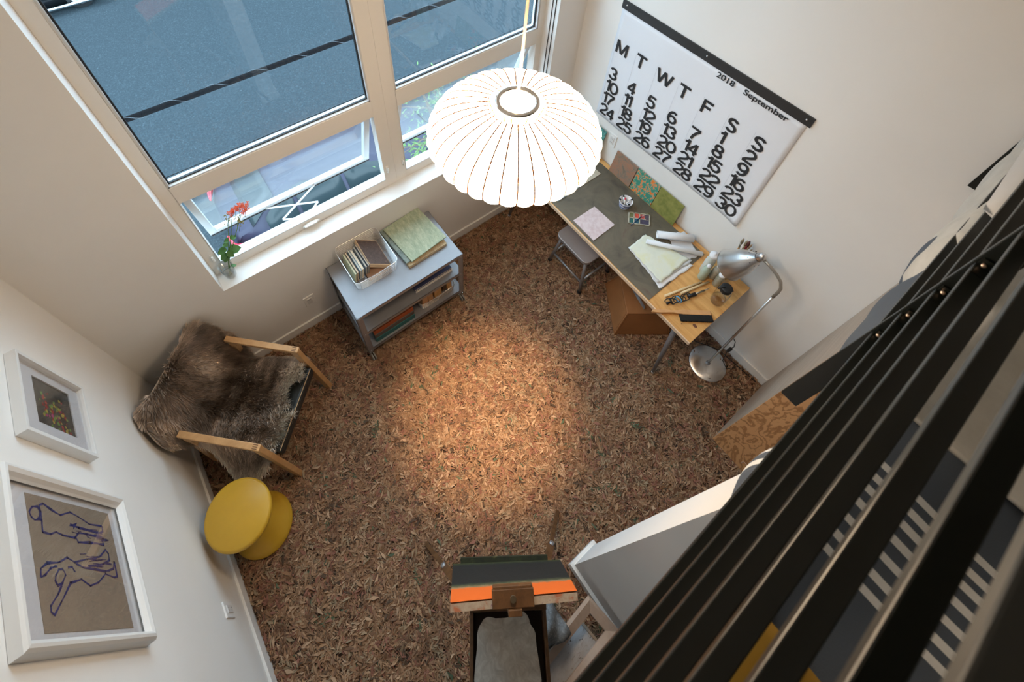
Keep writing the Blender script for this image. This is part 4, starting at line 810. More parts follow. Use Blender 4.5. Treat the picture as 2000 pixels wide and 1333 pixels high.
# middle shelf books and boxes
T = Matrix.Translation((1.58, -.420, .416)); MBk = lambda c_: plain('cv%d' % int(1000 * sum(c_)), c_, .5, var=.1)
book(T @ Matrix.Translation((0, 0, 0)), .30, .20, .020, MBk((.62, .60, .58)), pg, 'white spined book on the middle shelf of the cart, under the blue one', 'books on the middle shelf')
book(T @ Matrix.Translation((-.005, .004, .0202)), .30, .20, .020, MBk((.05, .06, .14)), pg, 'dark blue spined book on the middle shelf of the cart', 'books on the middle shelf')
m = MB().box(1.592, 1.625, -.4535, -.4515, .4365, .4555); tag(m.build('spine_label', MBk((.45, .38, .05))), 'yellow end of a book spine', 'label') if False else None
book(Matrix.Translation((1.215, -.345, .416)), .15, .2, .10, MBk((.45, .42, .38)), pg, 'cream book stack at the left end of the middle shelf', 'books on the middle shelf')
book(Matrix.Translation((1.40, -.335, .416)), .16, .2, .10, MBk((.40, .38, .36)), pg, 'pale grey book at the centre of the middle shelf', 'books on the middle shelf')
for i, (c_, h0, lb) in enumerate((((.012, .115, .12), .055, 'teal flat box at the bottom of the stack on the cart'), ((.10, .085, .075), .050, 'brown grey flat box in the middle of the stack on the cart'), ((.36, .075, .018), .050, 'rust orange flat box on top of the stack on the cart'))):
    z_ = .151 + (0, .055, .105)[i]; off = (.0, .004, .008)[i]
    tag(MB().box(1.225 + off * 0, 1.530, -.452 + off, -.16, z_, z_ + h0 - .0015).build('storage_box', plain('box%d' % i, c_, .6, var=.06), bevel=.002), lb, 'box', 'flat boxes on the bottom shelf')
basket((1.600, -.435), (1.880, -.17), .151, .085, 'chrome wire basket of wooden blocks on the bottom shelf', .008, 7, True, .0011, 6)
for i, (x_, y_, w_, h_, tl, d_) in enumerate(((1.612, -.42, .045, .13, .10, .05), (1.668, -.42, .040, .14, -.08, .05), (1.722, -.41, .060, .155, .05, .06), (1.795, -.40, .030, .150, .30, .05), (1.835, -.41, .038, .165, -.10, .05))):
    T = Matrix.Translation((x_, y_, .156)) @ Matrix.Rotation(tl * .5, 4, 'Y')
    tag(MB().box(0, w_, 0, d_, 0, h_, T).build('wood_block', [M['brushwood'], M['birch'], M['pine'], M['easelwood'], M['pine']][i]), ['wooden block at the left end of the lower basket', 'wooden block second from the left in the lower basket', 'wide wooden block in the middle of the lower basket', 'dark wooden block leaning in the lower basket', 'tall wooden block at the right end of the lower basket'][i], 'block', 'wooden blocks in the lower basket')

# ------------------------------------------------------------------ vase with flowers
c = Vector((.672, .066, WZ0))
t = thing('glass_vase', tuple(c), 'clear glass tumbler vase with water in the window sill corner', 'vase')
MB().lathe([(0, .006), (.026, .003), (.029, .006), (.040, .118), (.0385, .118), (.0275, .010), (0, .010)], c, 36).build('vase_body', M['clear'], t)
MB().lathe([(0, .011), (.027, .011), (.0325, .06), (0, .06)], c, 30).build('water', M['water'], t)
t = thing('orange_flowers', (c.x, c.y, c.z + .012), 'cut orange kalanchoe flowers with green leaves standing in the glass vase', 'flowers')
heads = [(.888, .095, 1.418), (.912, .095, 1.398), (.896, .090, 1.372), (.812, .080, 1.385), (.836, .090, 1.405), (.853, .080, 1.348), (.850, .080, 1.308), (.865, .092, 1.412)]
PET = (0, 1, 2, 4, 7)
st = MB()
tips_ = [(.875, .090, 1.360), (.832, .086, 1.380), (.808, .080, 1.370)]
for tx, ty, tz in tips_: st.tube([(c.x + random.uniform(-.01, .01), c.y, c.z + .014), (c.x + .022, c.y + .004, c.z + .12), (c.x + .6 * (tx - c.x), ty - .005, 1.22), (tx, ty, tz)], [.003, .0028, .0022, .0015], 7)
for hx, hy, hz in heads: st.tube([(hx - .025, .082, hz - .06), (hx, hy, hz)], .0012, 5)
st.build('stem', M['stem'], t)
lfm = MB()
for (bx_, by_, bz_, a, ln_, up) in ((.725, .072, 1.165, 2.9, .070, .2), (.720, .072, 1.150, -1.3, .060, -.1), (.725, .072, 1.145, -.1, .090, .05), (.735, .072, 1.185, 1.9, .05, .6), (.715, .070, 1.135, 3.5, .060, 0), (.765, .078, 1.225, .3, .050, .3), (.76, .078, 1.22, 2.7, .045, .4), (.715, .070, 1.13, -2.2, .06, -.2), (.695, .060, 1.02, .6, .04, -.1)):
    d = Vector((math.cos(a), .6 * math.sin(a), up)).normalized(); s_ = d.cross(Vector((0, -.5, 1))).normalized(); b0 = Vector((bx_, by_, bz_)); n8 = 8; vs = []
    ln_ *= .74
    for k in range(n8 + 1):
        f_ = k / n8; ww = ln_ * .40 * math.sin(math.pi * min(1, f_ * 1.02 + .02)) ** .7 * (1 + .12 * (k % 2)); mid = b0 + d * ln_ * f_ + Vector((0, 0, -.018 * f_ * f_)); vs += [mid - s_ * ww, mid + Vector((0, 0, -.004)), mid + s_ * ww]
    lfm.add(vs, [q for k in range(n8) for q in ((3 * k, 3 * k + 1, 3 * k + 4, 3 * k + 3), (3 * k + 1, 3 * k + 2, 3 * k + 5, 3 * k + 4))], True)
lfm.build('leaf', M['flowerleaf'], t)
pt = MB(); bd_ = MB()
for i, (hx, hy, hz) in enumerate(heads):
    tgt = pt if i in PET else bd_
    for k in range(16):
        q = Vector((hx, hy, hz)) + Vector((random.gauss(0, .010), random.gauss(0, .009), random.gauss(0, .009)))
        if tgt is pt:
            for j in range(4):
                a = j * math.pi / 2 + random.random(); tgt.add([q, q + .0075 * Vector((math.cos(a - .4), math.sin(a - .4), .3)), q + .010 * Vector((math.cos(a), math.sin(a), .5)), q + .0075 * Vector((math.cos(a + .4), math.sin(a + .4), .3))], [(0, 1, 2, 3)])
        else: tgt.sphere(q, .0035, 5)
pt.build('petals', M['petal'], t)['kind'] = 'stuff'; bd_.build('flower_buds', M['bud'], t)['kind'] = 'stuff'

# ------------------------------------------------------------------ armchair
O = Vector((.600, -.600, 0)); F = Vector((.7071, -.7071, 0)); S = Vector((.7071, .7071, 0)); Z = Vector((0, 0, 1))
def W(s_, t_, z_): return O + F * s_ + S * t_ + Z * z_
t = thing('armchair', tuple(O), 'low birch frame armchair with black leather seat in the left corner', 'chair')
for sg in (-1, 1):
    tt = sg * .258
    m = MB(); m.bar(W(.065, tt, .0), W(-.015, tt, .628), F * .045, S * .030); m.build('front_leg', M['birch'], t, bevel=.003)
    m = MB(); m.bar(W(-.46, tt, .0), W(-.40, tt, .628), F * .045, S * .030); m.build('rear_leg', M['birch'], t, bevel=.003)
    m = MB(); m.bar(W(.012, tt, .630), W(-.44, tt, .630), S * .034, Z * .026); arm = m.build('armrest', M['birch'], t, bevel=.003)
    j = MB()
    for k in (-1, 0, 1): j.bar(W(-.002, tt + k * .010, .6435), W(-.028, tt + k * .010, .6435), S * .004, Z * .001)
    j.build('finger_joint', plain('dark_joint', (.20, .10, .04), .6, var=0), arm)
MB().bar(W(.0, -.25, .33), W(.0, .25, .33), F * .022, Z * .045).build('front_rail', M['birch'], t, bevel=.002)
MB().bar(W(-.42, -.25, .30), W(-.42, .25, .30), F * .022, Z * .045).build('rear_rail', M['birch'], t, bevel=.002)
def cushion(p0, p1, th, name):
    a, b = Vector(p0), Vector(p1)
    d = (b - a); nrm = d.cross(S).normalized(); nrm = nrm if nrm.z > 0 else -nrm
    m = MB(); m.bar(a - nrm * th / 2, b - nrm * th / 2, S * .47, nrm * th); return m.build(name, M['leather'], t, bevel=.02, seg=4)
cushion(W(.055, 0, .435), W(-.42, 0, .380), .07, 'seat_cushion')
cushion(W(-.40, 0, .39), W(-.535, 0, .80), .06, 'back_cushion')
MB().bar(W(.050, -.225, .4375), W(.050, .225, .4375), F * .004, Z * .004).build('seat_piping', plain('tan_piping', (.45, .30, .16), .6, var=0), t)
# reindeer hide
prof = [(.00, .030, .448), (.10, -.07, .452), (.22, -.19, .440), (.34, -.30, .425), (.42, -.365, .435), (.52, -.41, .52), (.66, -.455, .65), (.80, -.505, .79), (.86, -.525, .835), (.91, -.560, .845), (.98, -.585, .80), (1.12, -.60, .68), (1.3, -.61, .5)]
def hp(u_, v_):
    v_ = max(0, min(1.29, v_))
    for (a, s0, z0), (b, s1, z1) in zip(prof, prof[1:]):
        if a <= v_ <= b: k = (v_ - a) / (b - a); s_ = s0 + (s1 - s0) * k; z_ = z0 + (z1 - z0) * k; break
    tt = u_; e = abs(u_) - .215; sg = 1 if u_ > 0 else -1
    if v_ < .45:
        if e > 0: tt = sg * (.215 + .55 * e + .05 * min(1, e / .1) * 0); z_ -= .02 * 0 + (e ** 1.0) * .95; s_ += .1 * e
    else:
        if e > 0: kk = min(1, (v_ - .45) / .25); tt = sg * (.215 + e * (.62 + .28 * kk)); s_ -= .25 * e * kk; z_ -= e * (.9 - .55 * kk)
    z_ += .008 * math.sin(9 * u_ + 5 * v_) + .006 * math.sin(23 * v_ + 8 * u_)
    q = W(s_, tt, z_); q.x = max(q.x, .030); q.y = min(q.y, -.030); return q
def halfw(v_, sg):      # outline of the hide, right (+) and left (-)
    R_ = [(.0, .16), (.03, .24), (.08, .34), (.14, .43), (.22, .38), (.32, .31), (.42, .31), (.52, .35), (.62, .35), (.70, .31), (.80, .27), (.90, .24), (1.0, .20), (1.1, .12), (1.2, .03)]
    L_ = [(.0, .14), (.03, .22), (.08, .36), (.16, .46), (.26, .50), (.36, .38), (.46, .28), (.56, .29), (.66, .36), (.76, .40), (.86, .36), (.94, .27), (1.02, .20), (1.1, .12), (1.2, .03)]
    P_ = R_ if sg > 0 else L_
    for (a, x), (b, y) in zip(P_, P_[1:]):
        if a <= v_ <= b: return x + (y - x) * (v_ - a) / (b - a)
    return .03
NV, NU = 90, 44
def v0(u_):              # ragged front edge: two short tails at the front middle
    e = .035 * (1 - abs(u_)) - .05 * math.exp(-((u_ + .28) / .09) ** 2) + .03 * math.exp(-((u_ + .12) / .08) ** 2) - .04 * math.exp(-((u_ + .02) / .07) ** 2) + .035 * math.exp(-((u_ - .3) / .3) ** 2)
    return e
def hide(a, b):
    uu = a * 2 - 1; base = max(-.03, v0(uu)); v_ = max(.0, base) + (1.2 - max(.0, base)) * b; hw = halfw(v_, uu); q = hp(abs(uu) * hw * (1 if uu > 0 else -1), v_)
    if base < 0 and b < .05: q = q + F * (-base) * (1 - b / .05) - Z * .01 * (1 - b / .05)
    return q
t = thing('reindeer_hide', tuple(W(-.25, 0, .45)), 'grey brown reindeer hide with pale edges draped over the armchair', 'hide')
MB().grid(hide, NU, NV).build('hide_skin', plain('hide_skin', (.50, .40, .32), .9), t, solid=.008)
# fur strands
nh = 95000; HV = []; HC = []
us = rng.uniform(0, 1, nh); vs_ = rng.uniform(0, 1, nh); rr = rng.uniform(0, 1, (nh, 6))
def lerp(a, b, k): return a + (b - a) * k
G = [[hide(i / 80, j / 120) for j in range(121)] for i in range(81)]
G = np.array([[tuple(p_) for p_ in r_] for r_ in G])
gi = us * 80; gj = vs_ * 120; i0 = np.minimum(gi.astype(int), 79); j0 = np.minimum(gj.astype(int), 119); fi = (gi - i0)[:, None]; fj = (gj - j0)[:, None]
P00, P10, P01, P11 = G[i0, j0], G[i0 + 1, j0], G[i0, j0 + 1], G[i0 + 1, j0 + 1]
P0 = P00 * (1 - fi) * (1 - fj) + P10 * fi * (1 - fj) + P01 * (1 - fi) * fj + P11 * fi * fj
dU = P10 - P00; dV = P01 - P00; nn = np.cross(dU, dV); nn /= (np.linalg.norm(nn, axis=1)[:, None] + 1e-9)
cen = np.array(W(-.15, 0, 0.)); ref = np.stack([np.zeros(nh) + .4, np.zeros(nh) - .4, np.ones(nh)], 1); sgn = np.sign((nn * ref).sum(1)); nn *= sgn[:, None]
dVn = dV / (np.linalg.norm(dV, axis=1)[:, None] + 1e-9); dUn = dU / (np.linalg.norm(dU, axis=1)[:, None] + 1e-9)
edge = np.minimum(np.minimum(us, 1 - us) * 2 * .3, vs_ * 1.0)
flow = -dVn * .8 + dUn * ((us - .5) * 1.5)[:, None] + rng.normal(0, .28, (nh, 3)) + .35 * np.stack([np.sin(P0[:, 1] * 23 + P0[:, 0] * 11), np.cos(P0[:, 0] * 19), np.sin(P0[:, 2] * 17)], 1)
dirn = flow + nn * .42; dirn /= np.linalg.norm(dirn, axis=1)[:, None]
ln_ = rng.uniform(.022, .050, nh)
mid = P0 + dirn * (ln_ * .5)[:, None] + nn * .003; d2 = dirn - np.array([0, 0, .45]); d2 /= np.linalg.norm(d2, axis=1)[:, None]; tip = mid + d2 * (ln_ * .5)[:, None]
sd = np.cross(dirn, nn); sd /= (np.linalg.norm(sd, axis=1)[:, None] + 1e-9); wv_ = .0009
V = np.zeros((nh, 4, 3)); V[:, 0] = P0 - sd * wv_; V[:, 1] = P0 + sd * wv_; V[:, 2] = mid + sd * wv_ * .8; V[:, 3] = tip
X_, Y_, Z_ = P0.T
nz = .5 + .22 * np.sin(X_ * 31 + 3 * np.sin(Y_ * 17 + Z_ * 9)) + .18 * np.sin(Y_ * 43 + 2.5 * np.sin(X_ * 29)) + .14 * np.sin((X_ - Y_) * 71 + 3 * np.sin(Z_ * 37)) + .10 * np.sin((X_ + Y_ + Z_) * 120)
dark = np.array((.20, .145, .105)); midc = np.array((.78, .65, .55)); pale = np.array((.95, .86, .76))
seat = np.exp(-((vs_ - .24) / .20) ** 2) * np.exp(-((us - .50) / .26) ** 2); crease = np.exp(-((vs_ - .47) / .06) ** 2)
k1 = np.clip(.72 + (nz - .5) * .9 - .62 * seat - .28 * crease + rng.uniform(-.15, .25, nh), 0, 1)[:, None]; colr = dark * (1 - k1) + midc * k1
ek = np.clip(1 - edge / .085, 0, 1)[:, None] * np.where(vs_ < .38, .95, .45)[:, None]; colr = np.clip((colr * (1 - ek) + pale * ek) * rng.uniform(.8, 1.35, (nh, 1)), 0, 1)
V[..., 0] = np.maximum(V[..., 0], .008); V[..., 1] = np.minimum(V[..., 1], -.008)
org = np.array(ORG[t.name]); me = bpy.data.meshes.new('fur'); me.vertices.add(nh * 4); me.vertices.foreach_set('co', (V - org).ravel()); me.loops.add(nh * 4); me.loops.foreach_set('vertex_index', np.arange(nh * 4, dtype=np.int32)); me.polygons.add(nh); me.polygons.foreach_set('loop_start', np.arange(0, nh * 4, 4, dtype=np.int32)); me.update(calc_edges=True)
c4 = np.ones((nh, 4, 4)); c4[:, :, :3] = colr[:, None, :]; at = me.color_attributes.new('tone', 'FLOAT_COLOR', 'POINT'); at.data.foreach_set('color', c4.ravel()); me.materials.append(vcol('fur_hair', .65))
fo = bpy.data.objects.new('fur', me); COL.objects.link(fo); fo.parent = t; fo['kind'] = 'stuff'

# ------------------------------------------------------------------ yellow stool
c = Vector((.196, -.950, .008)); k = .164
pr_ = [(0, .0), (k - .012, .0), (k - .003, .006), (k, .018), (k - .002, .032), (k - .02, .048), (.115, .085), (.080, .135), (.062, .195), (.058, .235), (.062, .275), (.080, .335), (.115, .385), (k - .02, .415), (k - .002, .428), (k, .440), (k - .003, .452), (k - .014, .459), (0, .460)]
tag(MB().lathe(pr_, c, 72).build('bobbin_stool', M['yellow']), 'yellow round bobbin shaped stool beside the left wall', 'stool')

# ------------------------------------------------------------------ easel with painting
t = thing('painting_easel', (1.1, -2.0, 0), 'paint spattered wooden sketch box easel with splayed legs', 'easel')
E1 = Vector((.936, -1.963, 1.0)); E2 = Vector((1.178, -2.136, 1.0)); ex = (E2 - E1).normalized(); ey = Vector((ex.y, -ex.x, 0)); ey = ey if ey.y < 0 else -ey   # away from window
bw = (E2 - E1).length
def Q(a, b, z): return E1 + ex * a + ey * b + Z * (z - 1.0)
TF = .014
m = MB()
m.bar(Q(TF / 2, 0, 1.0), Q(TF / 2, .42, 1.0), ex * TF, Z * .07); m.bar(Q(bw - TF / 2, 0, 1.0), Q(bw - TF / 2, .42, 1.0), ex * TF, Z * .07); m.bar(Q(0, .42, 1.0), Q(bw, .42, 1.0), ey * TF, Z * .07); m.bar(Q(0, .004, 1.0), Q(bw, .004, 1.0), ey * TF, Z * .07)
m.build('sketch_box', M['easelwood'], t, bevel=.002)
MB().bar(Q(bw / 2, .0, .970), Q(bw / 2, .42, .970), ex * bw * .98, Z * .006).build('box_bottom', plain('dark_tray', (.03, .012, .008), .5), t)
pal_ = MB(); poly = []
for i in range(48):
    a = 2 * math.pi * i / 48; rx = bw * .40 * (1 + .05 * math.sin(3 * a) + .03 * math.sin(11 * a)); ry = .135 * (1 + .06 * math.sin(5 * a + 1) + .04 * math.sin(9 * a)); cs, sn = math.cos(a), math.sin(a)
    poly.append(Q(bw * .47 + rx * (abs(cs) ** .55) * (1 if cs > 0 else -1), .155 + ry * (abs(sn) ** .55) * (1 if sn > 0 else -1), 1.028))
pal_.add(poly + [p_ - Z * .008 for p_ in poly], [tuple(range(48)), tuple(range(48, 96))[::-1]] + [(i, (i + 1) % 48, 48 + (i + 1) % 48, 48 + i) for i in range(48)])
pal_.build('palette', mottled('white_smeared_paint', [(.25, (.42, .37, .31)), (.5, (.60, .55, .48)), (.7, (.76, .72, .65))], 22, (1, 1, 1), rough=.6, dist=1.2, bm=.4, bscale=60), t)
for (a, b) in ((.01, 0), (bw - .01, 0)): pass
for (foot, hip) in (((.899, -1.589, .012), Q(.02, -.01, .98)), ((1.606, -1.925, .012), Q(bw - .02, -.01, .98))):
    f_ = Vector(foot); h_ = Vector(hip); d = (f_ - h_); sd_ = d.cross(Z).normalized(); md = h_ + d * .55
    lg = MB().bar(h_, md, sd_ * .034, sd_.cross(d).normalized() * .020).bar(h_ + d * .50, f_, sd_ * .022, sd_.cross(d).normalized() * .016).build('leg', M['easelwood'], t, bevel=.002)
    MB().cyl(h_ + d * .53 - sd_.cross(d).normalized() * .02, h_ + d * .53 + sd_.cross(d).normalized() * .02, .012, n=12).build('wing_screw', M['steel'], lg)
h_ = Q(bw / 2, .40, .98); f_ = Q(bw / 2, .62, .012); MB().bar(h_, f_, ex * .03, ey * .02).build('leg', M['easelwood'], t, bevel=.002)
# canvas plane: bottom edge near the window, top edge nearer to the camera
cb0, cb1 = Vector((.960, -1.812, 1.085)), Vector((1.313, -2.060, 1.085)); ct0, ct1 = Vector((.894, -1.910, 1.500)), Vector((1.244, -2.137, 1.500))
cw = ((cb1 - cb0) + (ct1 - ct0)).normalized(); up = (((ct0 + ct1) - (cb0 + cb1)) / 2).normalized(); nrm = cw.cross(up).normalized(); nrm = nrm if nrm.z > 0 else -nrm
cc = (cb0 + cb1) / 2
mast0 = cc - nrm * .035 - up * .09; mast1 = (ct0 + ct1) / 2 - nrm * .035 + up * .03
MB().bar(mast0, mast1, cw * .045, nrm * .018).build('mast', M['easelwood'], t, bevel=.002)
MB().bar(Q(.0, -.005, 1.04), Q(bw, -.005, 1.04), ey * .03, Z * .03).build('cross_bar', M['easelwood'], t, bevel=.002)
MB().bar(cb0 + cw * .03 - up * .012 + nrm * .002, cb1 - cw * .05 - up * .012 + nrm * .002, up * .018, nrm * .028).build('canvas_tray', mottled('green_spattered_wood', [(.4, (.008, .014, .008)), (.62, (.02, .03, .012)), (.75, (.22, .20, .08))], 30), t)
tc = (ct0 + ct1) / 2 + cw * -.005
cl = MB(); cl.bar(tc - cw * .068 + up * .012, tc + cw * .068 + up * .012, up * .016, nrm * .050); cl.bar(tc - cw * .065 + up * .004 + nrm * .028, tc + cw * .065 + up * .004 + nrm * .028, up * .03, nrm * .010)
cl = cl.build('canvas_clamp', M['easelwood'], t, bevel=.002); MB().cyl(tc + up * .022, tc + up * .030, .010, n=14).build('clamp_screw', plain('aged_brass', (.25, .19, .12), .4, .8), cl)
for a in (.03, bw - .03): MB().bar(Q(a - .014, .0, 1.037), Q(a + .014, .0, 1.037), ey * .022, Z * .003).build('brass_latch', plain('brass%d' % int(a * 100), (.32, .28, .16), .4, .8), t)
# painting
t = thing('abstract_painting', tuple(cc), 'dark abstract canvas with a bright orange band clamped in the easel', 'painting')
ma_, tt_, n, l, p = nt('abstract_paint'); setp(p, None, .8, Specular_IOR_Level=.2)
g = n.new('ShaderNodeAttribute'); g.attribute_name = 'hgt'; tc_ = texco(n, l); no = noise(n, l, tc_, 45, 6, .7)
ad = n.new('ShaderNodeMath'); ad.operation = 'MULTIPLY_ADD'; ad.inputs[1].default_value = .09; l.new(no, ad.inputs[0]); l.new(g.outputs['Fac'], ad.inputs[2])
l.new(ramp(n, l, ad.outputs[0], [(.05, (.05, .06, .025)), (.12, (.022, .024, .024)), (.63, (.024, .026, .026)), (.685, (.08, .09, .05)), (.73, (.30, .22, .12)), (.76, (.80, .16, .03)), (1, (.85, .17, .03))]), p.inputs['Base Color'])
bump(n, l, p, no, .3, .003)
m = MB(); NG = 20; vs = []
for i in range(NG + 1):
    for j in range(NG + 1): a = i / NG; b = j / NG; vs.append((cb0.lerp(cb1, a)).lerp(ct0.lerp(ct1, a), b))
m.add(vs, [(i * (NG + 1) + j, (i + 1) * (NG + 1) + j, (i + 1) * (NG + 1) + j + 1, i * (NG + 1) + j + 1) for i in range(NG) for j in range(NG)])
co_ = m.build('painted_face', ma_, t, tones=True); at = co_.data.attributes.new('hgt', 'FLOAT', 'POINT'); at.data.foreach_set('value', [(k % (NG + 1)) / NG for k in range(len(vs))])
e = MB(); b_ = [cb0, cb1, ct1, ct0]; e.hexa([p_ - nrm * .026 for p_ in b_], [p_ - nrm * .005 for p_ in b_]); e.build('canvas_edge', mottled('paint_smeared_edge', [(.35, (.45, .16, .08)), (.45, (.42, .32, .24)), (.6, (.50, .42, .33)), (.7, (.20, .04, .14))], 28), t)

# ------------------------------------------------------------------ empty frame, board and bag by the wall stub
t = thing('empty_frame', (1.30, -2.38, 0), 'pale wooden picture frame with nothing in it leaning behind the easel', 'frame')
f0, f1 = Vector((1.445, -2.285, .295)), Vector((1.475, -2.478, .295)); g0, g1 = Vector((.90, -2.35, .040)), Vector((.93, -2.545, .040))
def Fp(a, b, k=0): return f0.lerp(f1, a).lerp(g0.lerp(g1, a), b) + Z * k
def fside(m, a0, a1, b0, b1, k0, k1): m.hexa([Fp(a0, b0, 0), Fp(a1, b0, 0), Fp(a1, b1, 0), Fp(a0, b1, 0)], [Fp(a0, b0, k0), Fp(a1, b0, k0), Fp(a1, b1, k1), Fp(a0, b1, k1)])
m = MB(); 
for (oa, ia) in ((0, .2),):
    out = [Fp(0, 0, .012), Fp(1, 0, .012), Fp(1, 1, .012), Fp(0, 1, .012)]; mid_ = [Fp(.07, .022, .030), Fp(.93, .022, .030), Fp(.93, .978, .030), Fp(.07, .978, .030)]; inn = [Fp(.26, .085, .014), Fp(.74, .085, .014), Fp(.74, .915, .014), Fp(.26, .915, .014)]
    lo_o = [Fp(0, 0, -.01), Fp(1, 0, -.01), Fp(1, 1, -.01), Fp(0, 1, -.01)]; lo_i = [Fp(.26, .085, -.01), Fp(.74, .085, -.01), Fp(.74, .915, -.01), Fp(.26, .915, -.01)]
    rings_ = [lo_o, out, mid_, inn, lo_i, lo_o]
    for r0, r1 in zip(rings_, rings_[1:]):
        for i in range(4): m.add([r0[i], r0[(i + 1) % 4], r1[(i + 1) % 4], r1[i]], [(0, 1, 2, 3)])
m.build('frame_moulding', wood('limed_wood', (.56, .42, .33), (.46, .33, .25), (5, 5, 5), 4), t)
t = thing('painted_board', (1.2, -2.39, 0), 'whitewashed board with red and brown flecks seen through the empty frame', 'board')
def Bp(a, b, k=0): return Vector((1.360, -2.318, .135)).lerp(Vector((1.380, -2.455, .135)), a).lerp(Vector((.93, -2.36, .032)).lerp(Vector((.95, -2.52, .032)), a), b) + Z * k
MB().hexa([Bp(0, 0), Bp(1, 0), Bp(1, 1), Bp(0, 1)], [Bp(0, 0, .012), Bp(1, 0, .012), Bp(1, 1, .012), Bp(0, 1, .012)]).build('board_panel', mottled('flecked_white_board', [(.34, (.10, .055, .04)), (.38, (.52, .50, .50)), (.62, (.58, .58, .60)), (.72, (.44, .36, .34))], 34, (1, 2.5, 1), dist=.8), t)
MB().bar(Bp(0, 0, .010), Bp(1, 0, .010), Vector((.012, 0, 0)), Z * .014).build('board_edge', M['greyply'], t)
tag(MB().tube([(1.462, -2.42, .30), (1.44, -2.41, .26), (1.445, -2.43, .22), (1.43, -2.38, .19), (1.425, -2.36, .17)], .0025, 6).build('tie_string', plain('string', (.55, .5, .42), .8)), 'knotted pale string hanging inside the empty frame', 'string')
tag(MB().grid(lambda a, b: (1.02 + .26 * a, -2.16 - .16 * b + .02 * math.sin(5 * a), .30 + .10 * math.sin(math.pi * a) * math.sin(math.pi * b) + .02 * math.sin(14 * a + 9 * b)), 18, 14).grid(lambda a, b: (1.02 + .26 * a, -2.16 - .16 * a * 0 + (.0 if True else 0), .012 + (.30 - .012 + .0) * b), 18, 4).grid(lambda a, b: (1.02 + .26 * a, -2.32, .012 + .288 * b), 18, 4).build('canvas_bag', mottled('speckled_grey_cloth', [(.4, (.14, .15, .16)), (.6, (.24, .25, .26)), (.72, (.45, .46, .47))], 80), solid=.004), 'grey speckled bag half hidden behind the easel', 'bag')

# ------------------------------------------------------------------ plywood cabinet under the loft
t = thing('plywood_cabinet', (2.97, -2.7, 0), 'tall plywood cabinet with bold wood grain below the loft', 'cabinet')
MB().box(2.700, L - .002, -3.3, -2.238, .012, 2.178).build('cabinet_side', M['greyply'], t)
MB().box(2.684, 2.6995, -2.470, -2.238, .012, 2.178).build('front_panel', M['oakply'], t)
dr = MB().box(2.684, 2.6995, -3.3, -2.4745, .012, 2.178).build('cabinet_door', M['oakply'], t)
MB().box(2.6835, 2.684, -2.4735, -2.4710, .012, 2.178).build('door_gap', M['ink'], t)
MB().box(2.6815, 2.6839, -2.43, -2.425, .085, .125).box(2.6815, 2.6839, -2.47, -2.425, .122, .127).build('finger_notch', plain('notch_edge', (.62, .42, .32), .6, var=0), t)

# ------------------------------------------------------------------ loft railing
RYF = -2.119
t = thing('loft_railing', (1.7, RYF, 2.17), 'black steel loft railing with horizontal bars and flat posts', 'railing')
zs = [2.601, 2.705, 2.809, 2.913, 3.022, 3.142, 3.262]
for z_ in zs: MB().box(-.0, L - .002, RYF - .024, RYF, z_, z_ + .014).build('rail_bar', M['black_metal'], t, bevel=.002)
MB().box(0, L - .002, RYF - .070, RYF, 3.350, 3.366).build('top_rail', M['black_metal'], t, bevel=.003)
for px_ in (1.93, L - .016):
    po = MB().box(px_, px_ + .012, RYF - .045, RYF + .004, 2.165, 3.351).build('rail_post', M['black_metal'], t, bevel=.002)
    if px_ < 3:
        for z_ in zs:
            MB().bar((px_ - .030, RYF - .012, z_ + .014), (px_ - .001, RYF - .012, z_ + .014), (0, .020, 0), (0, 0, .003)).bar((px_ - .003, RYF - .012, z_ + .012), (px_ - .003, RYF - .012, z_ + .034), (0, .020, 0), (.003, 0, 0)).build('bracket', M['black_metal'], po)
            MB().sphere((px_ - .008, RYF - .010, z_ + .022), .0045, 8).build('bolt', M['zinc'], po)

# ------------------------------------------------------------------ bed on the loft
tag(MB().box(.95, 3.20, -4.3, -2.215, 2.331, 2.56).build('mattress', plain('mattress_cloth', (.55, .55, .55), .9), bevel=.03, seg=3), 'mattress lying on the loft floor behind the railing, under the grey duvet', 'mattress')
md_, tt_, n, l, p = nt('grey_duvet_white_stripes'); setp(p, None, .9)
a_ = n.new('ShaderNodeAttribute'); a_.attribute_name = 'xx'
gx = [(1.0, 0)]
stops = []
base_c = (.085, .105, .135); wht = (.80, .80, .78)
xs = [1.471, 1.503, 1.540, 1.578, 1.612, 1.640, 1.672]
mr = n.new('ShaderNodeMapRange'); mr.inputs['From Min'].default_value = 1.44; mr.inputs['From Max'].default_value = 1.70; l.new(a_.outputs['Fac'], mr.inputs[0])
st_ = [(0, base_c)]
for x_ in xs: st_ += [((x_ - .0075 - 1.44) / .26, wht), ((x_ + .0075 - 1.44) / .26, base_c)]
l.new(ramp(n, l, mr.outputs[0], st_, 'CONSTANT'), p.inputs['Base Color']); bump(n, l, p, noise(n, l, texco(n, l), 500, 2), .2, .002)
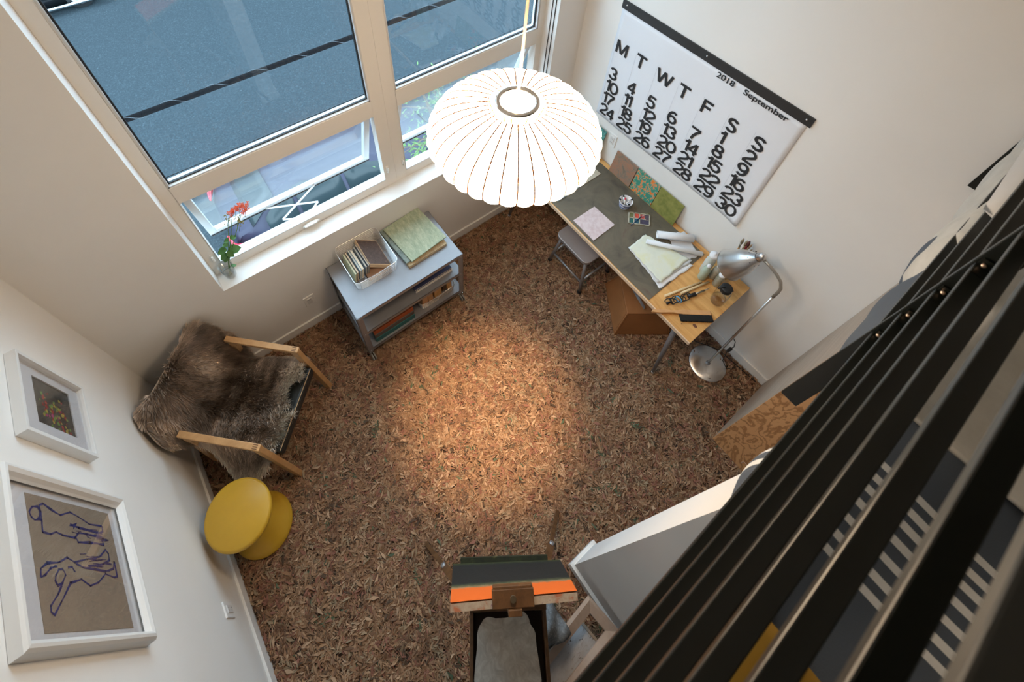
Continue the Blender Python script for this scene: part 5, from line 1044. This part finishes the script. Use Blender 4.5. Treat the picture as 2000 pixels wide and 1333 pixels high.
def cloth(name, x0, x1, yfun, mat, label, cat, zt=2.62, zlow=2.33, yback=-3.2, seed=0, amp=1.0, nx=260):
    secs = []
    def fn(u, v):
        x_ = x0 + (x1 - x0) * u; wob = .010 * amp * math.sin(13 * x_ + seed) + .008 * amp * math.sin(29 * x_ + 2 * seed); yf = yfun(x_) + wob
        L1 = zt - zlow; tot = L1 + .9; d = v * tot if v < 1 else tot
        if v < .5:
            k_ = v / .5; z_ = zlow + (zt - .03 - zlow) * k_; bul = .022 * math.sin(math.pi * k_); return (x_, yf + bul * amp, z_ + .006 * math.sin(31 * x_ + seed))
        k_ = (v - .5) / .5
        if k_ < .2: a = k_ / .2 * math.pi / 2; return (x_, yf - .04 * (1 - math.cos(a)), zt - .03 + .03 * math.sin(a) + .006 * math.sin(31 * x_ + seed) * (1 - k_))
        y_ = yf - .04 + (yback - yf + .04) * ((k_ - .2) / .8) ** 1.6; return (x_, y_, zt + .006 * amp * math.sin(17 * y_ + 9 * x_ + seed))
    m = MB(); m.grid(fn, nx, 60); o_ = m.build(name, mat, tones=True, solid=.012)
    at = o_.data.attributes.new('xx', 'FLOAT', 'POINT'); at.data.foreach_set('value', [(v_.co.x + o_.location.x) if v_.co.z + o_.location.z > 2.602 else (v_.co.x + o_.location.x - .018 if abs(v_.co.x + o_.location.x - 1.575) < .034 else 0) for v_ in o_.data.vertices])
    return tag(o_, label, cat)
def yd(x_): return -2.212 + .036 * max(0, min(1, (x_ - 1.30) / .08)) + .033 * max(0, min(1, (x_ - 1.95) / .15)) 
cloth('duvet', .96, 2.46, yd, md_, 'dark grey duvet with white stripes bulging over the loft edge', 'duvet', zlow=2.335)
def yc(x_): return -2.200 + .072 * max(0, min(1, (x_ - 2.25) / .12))
cloth('cream_blanket', 1.80, 3.22, yc, plain('cream_wool', (.58, .57, .53), .95, var=.12, scale=9, bm=.4, bscale=60), 'cream blanket lying over the striped duvet on the loft bed', 'blanket', zt=2.640, zlow=2.40, seed=2, amp=.6)
cloth('yellow_throw', .98, 1.300, lambda x_: -2.190, plain('mustard_wool', (.42, .24, .03), .95, var=.1), 'mustard yellow throw folded at the foot of the loft bed', 'throw', zt=2.645, zlow=2.50, yback=-2.8, seed=4, nx=14)
def pillow(c_, sx_, sy_, sz_, mat, label, rz=0):
    T = Matrix.Translation(c_) @ Matrix.Rotation(rz, 4, 'Z')
    def fn(u, v):
        a = 2 * u - 1; b = 4 * v - 1 if v < .5 else 3 - 4 * v; s_ = 1 if v < .5 else -1; e = max(0, (1 - abs(a) ** 3) * (1 - abs(b) ** 3)); return (a * sx_, b * sy_, s_ * sz_ * e ** .5)
    return tag(MB().grid(fn, 26, 40, T=T).build('pillow', mat, origin=c_), label, 'pillow', 'pillows on the loft bed')
pillow((2.62, -2.30, 2.76), .30, .21, .09, plain('white_pillow', (.62, .63, .64), .9, var=.02), 'white pillow with navy edging pressed against the loft railing', .05)
pillow((2.98, -2.36, 2.80), .24, .22, .09, plain('pale_pillow', (.58, .58, .57), .9, var=.02), 'pale pillow at the wall end of the loft bed', -.1)
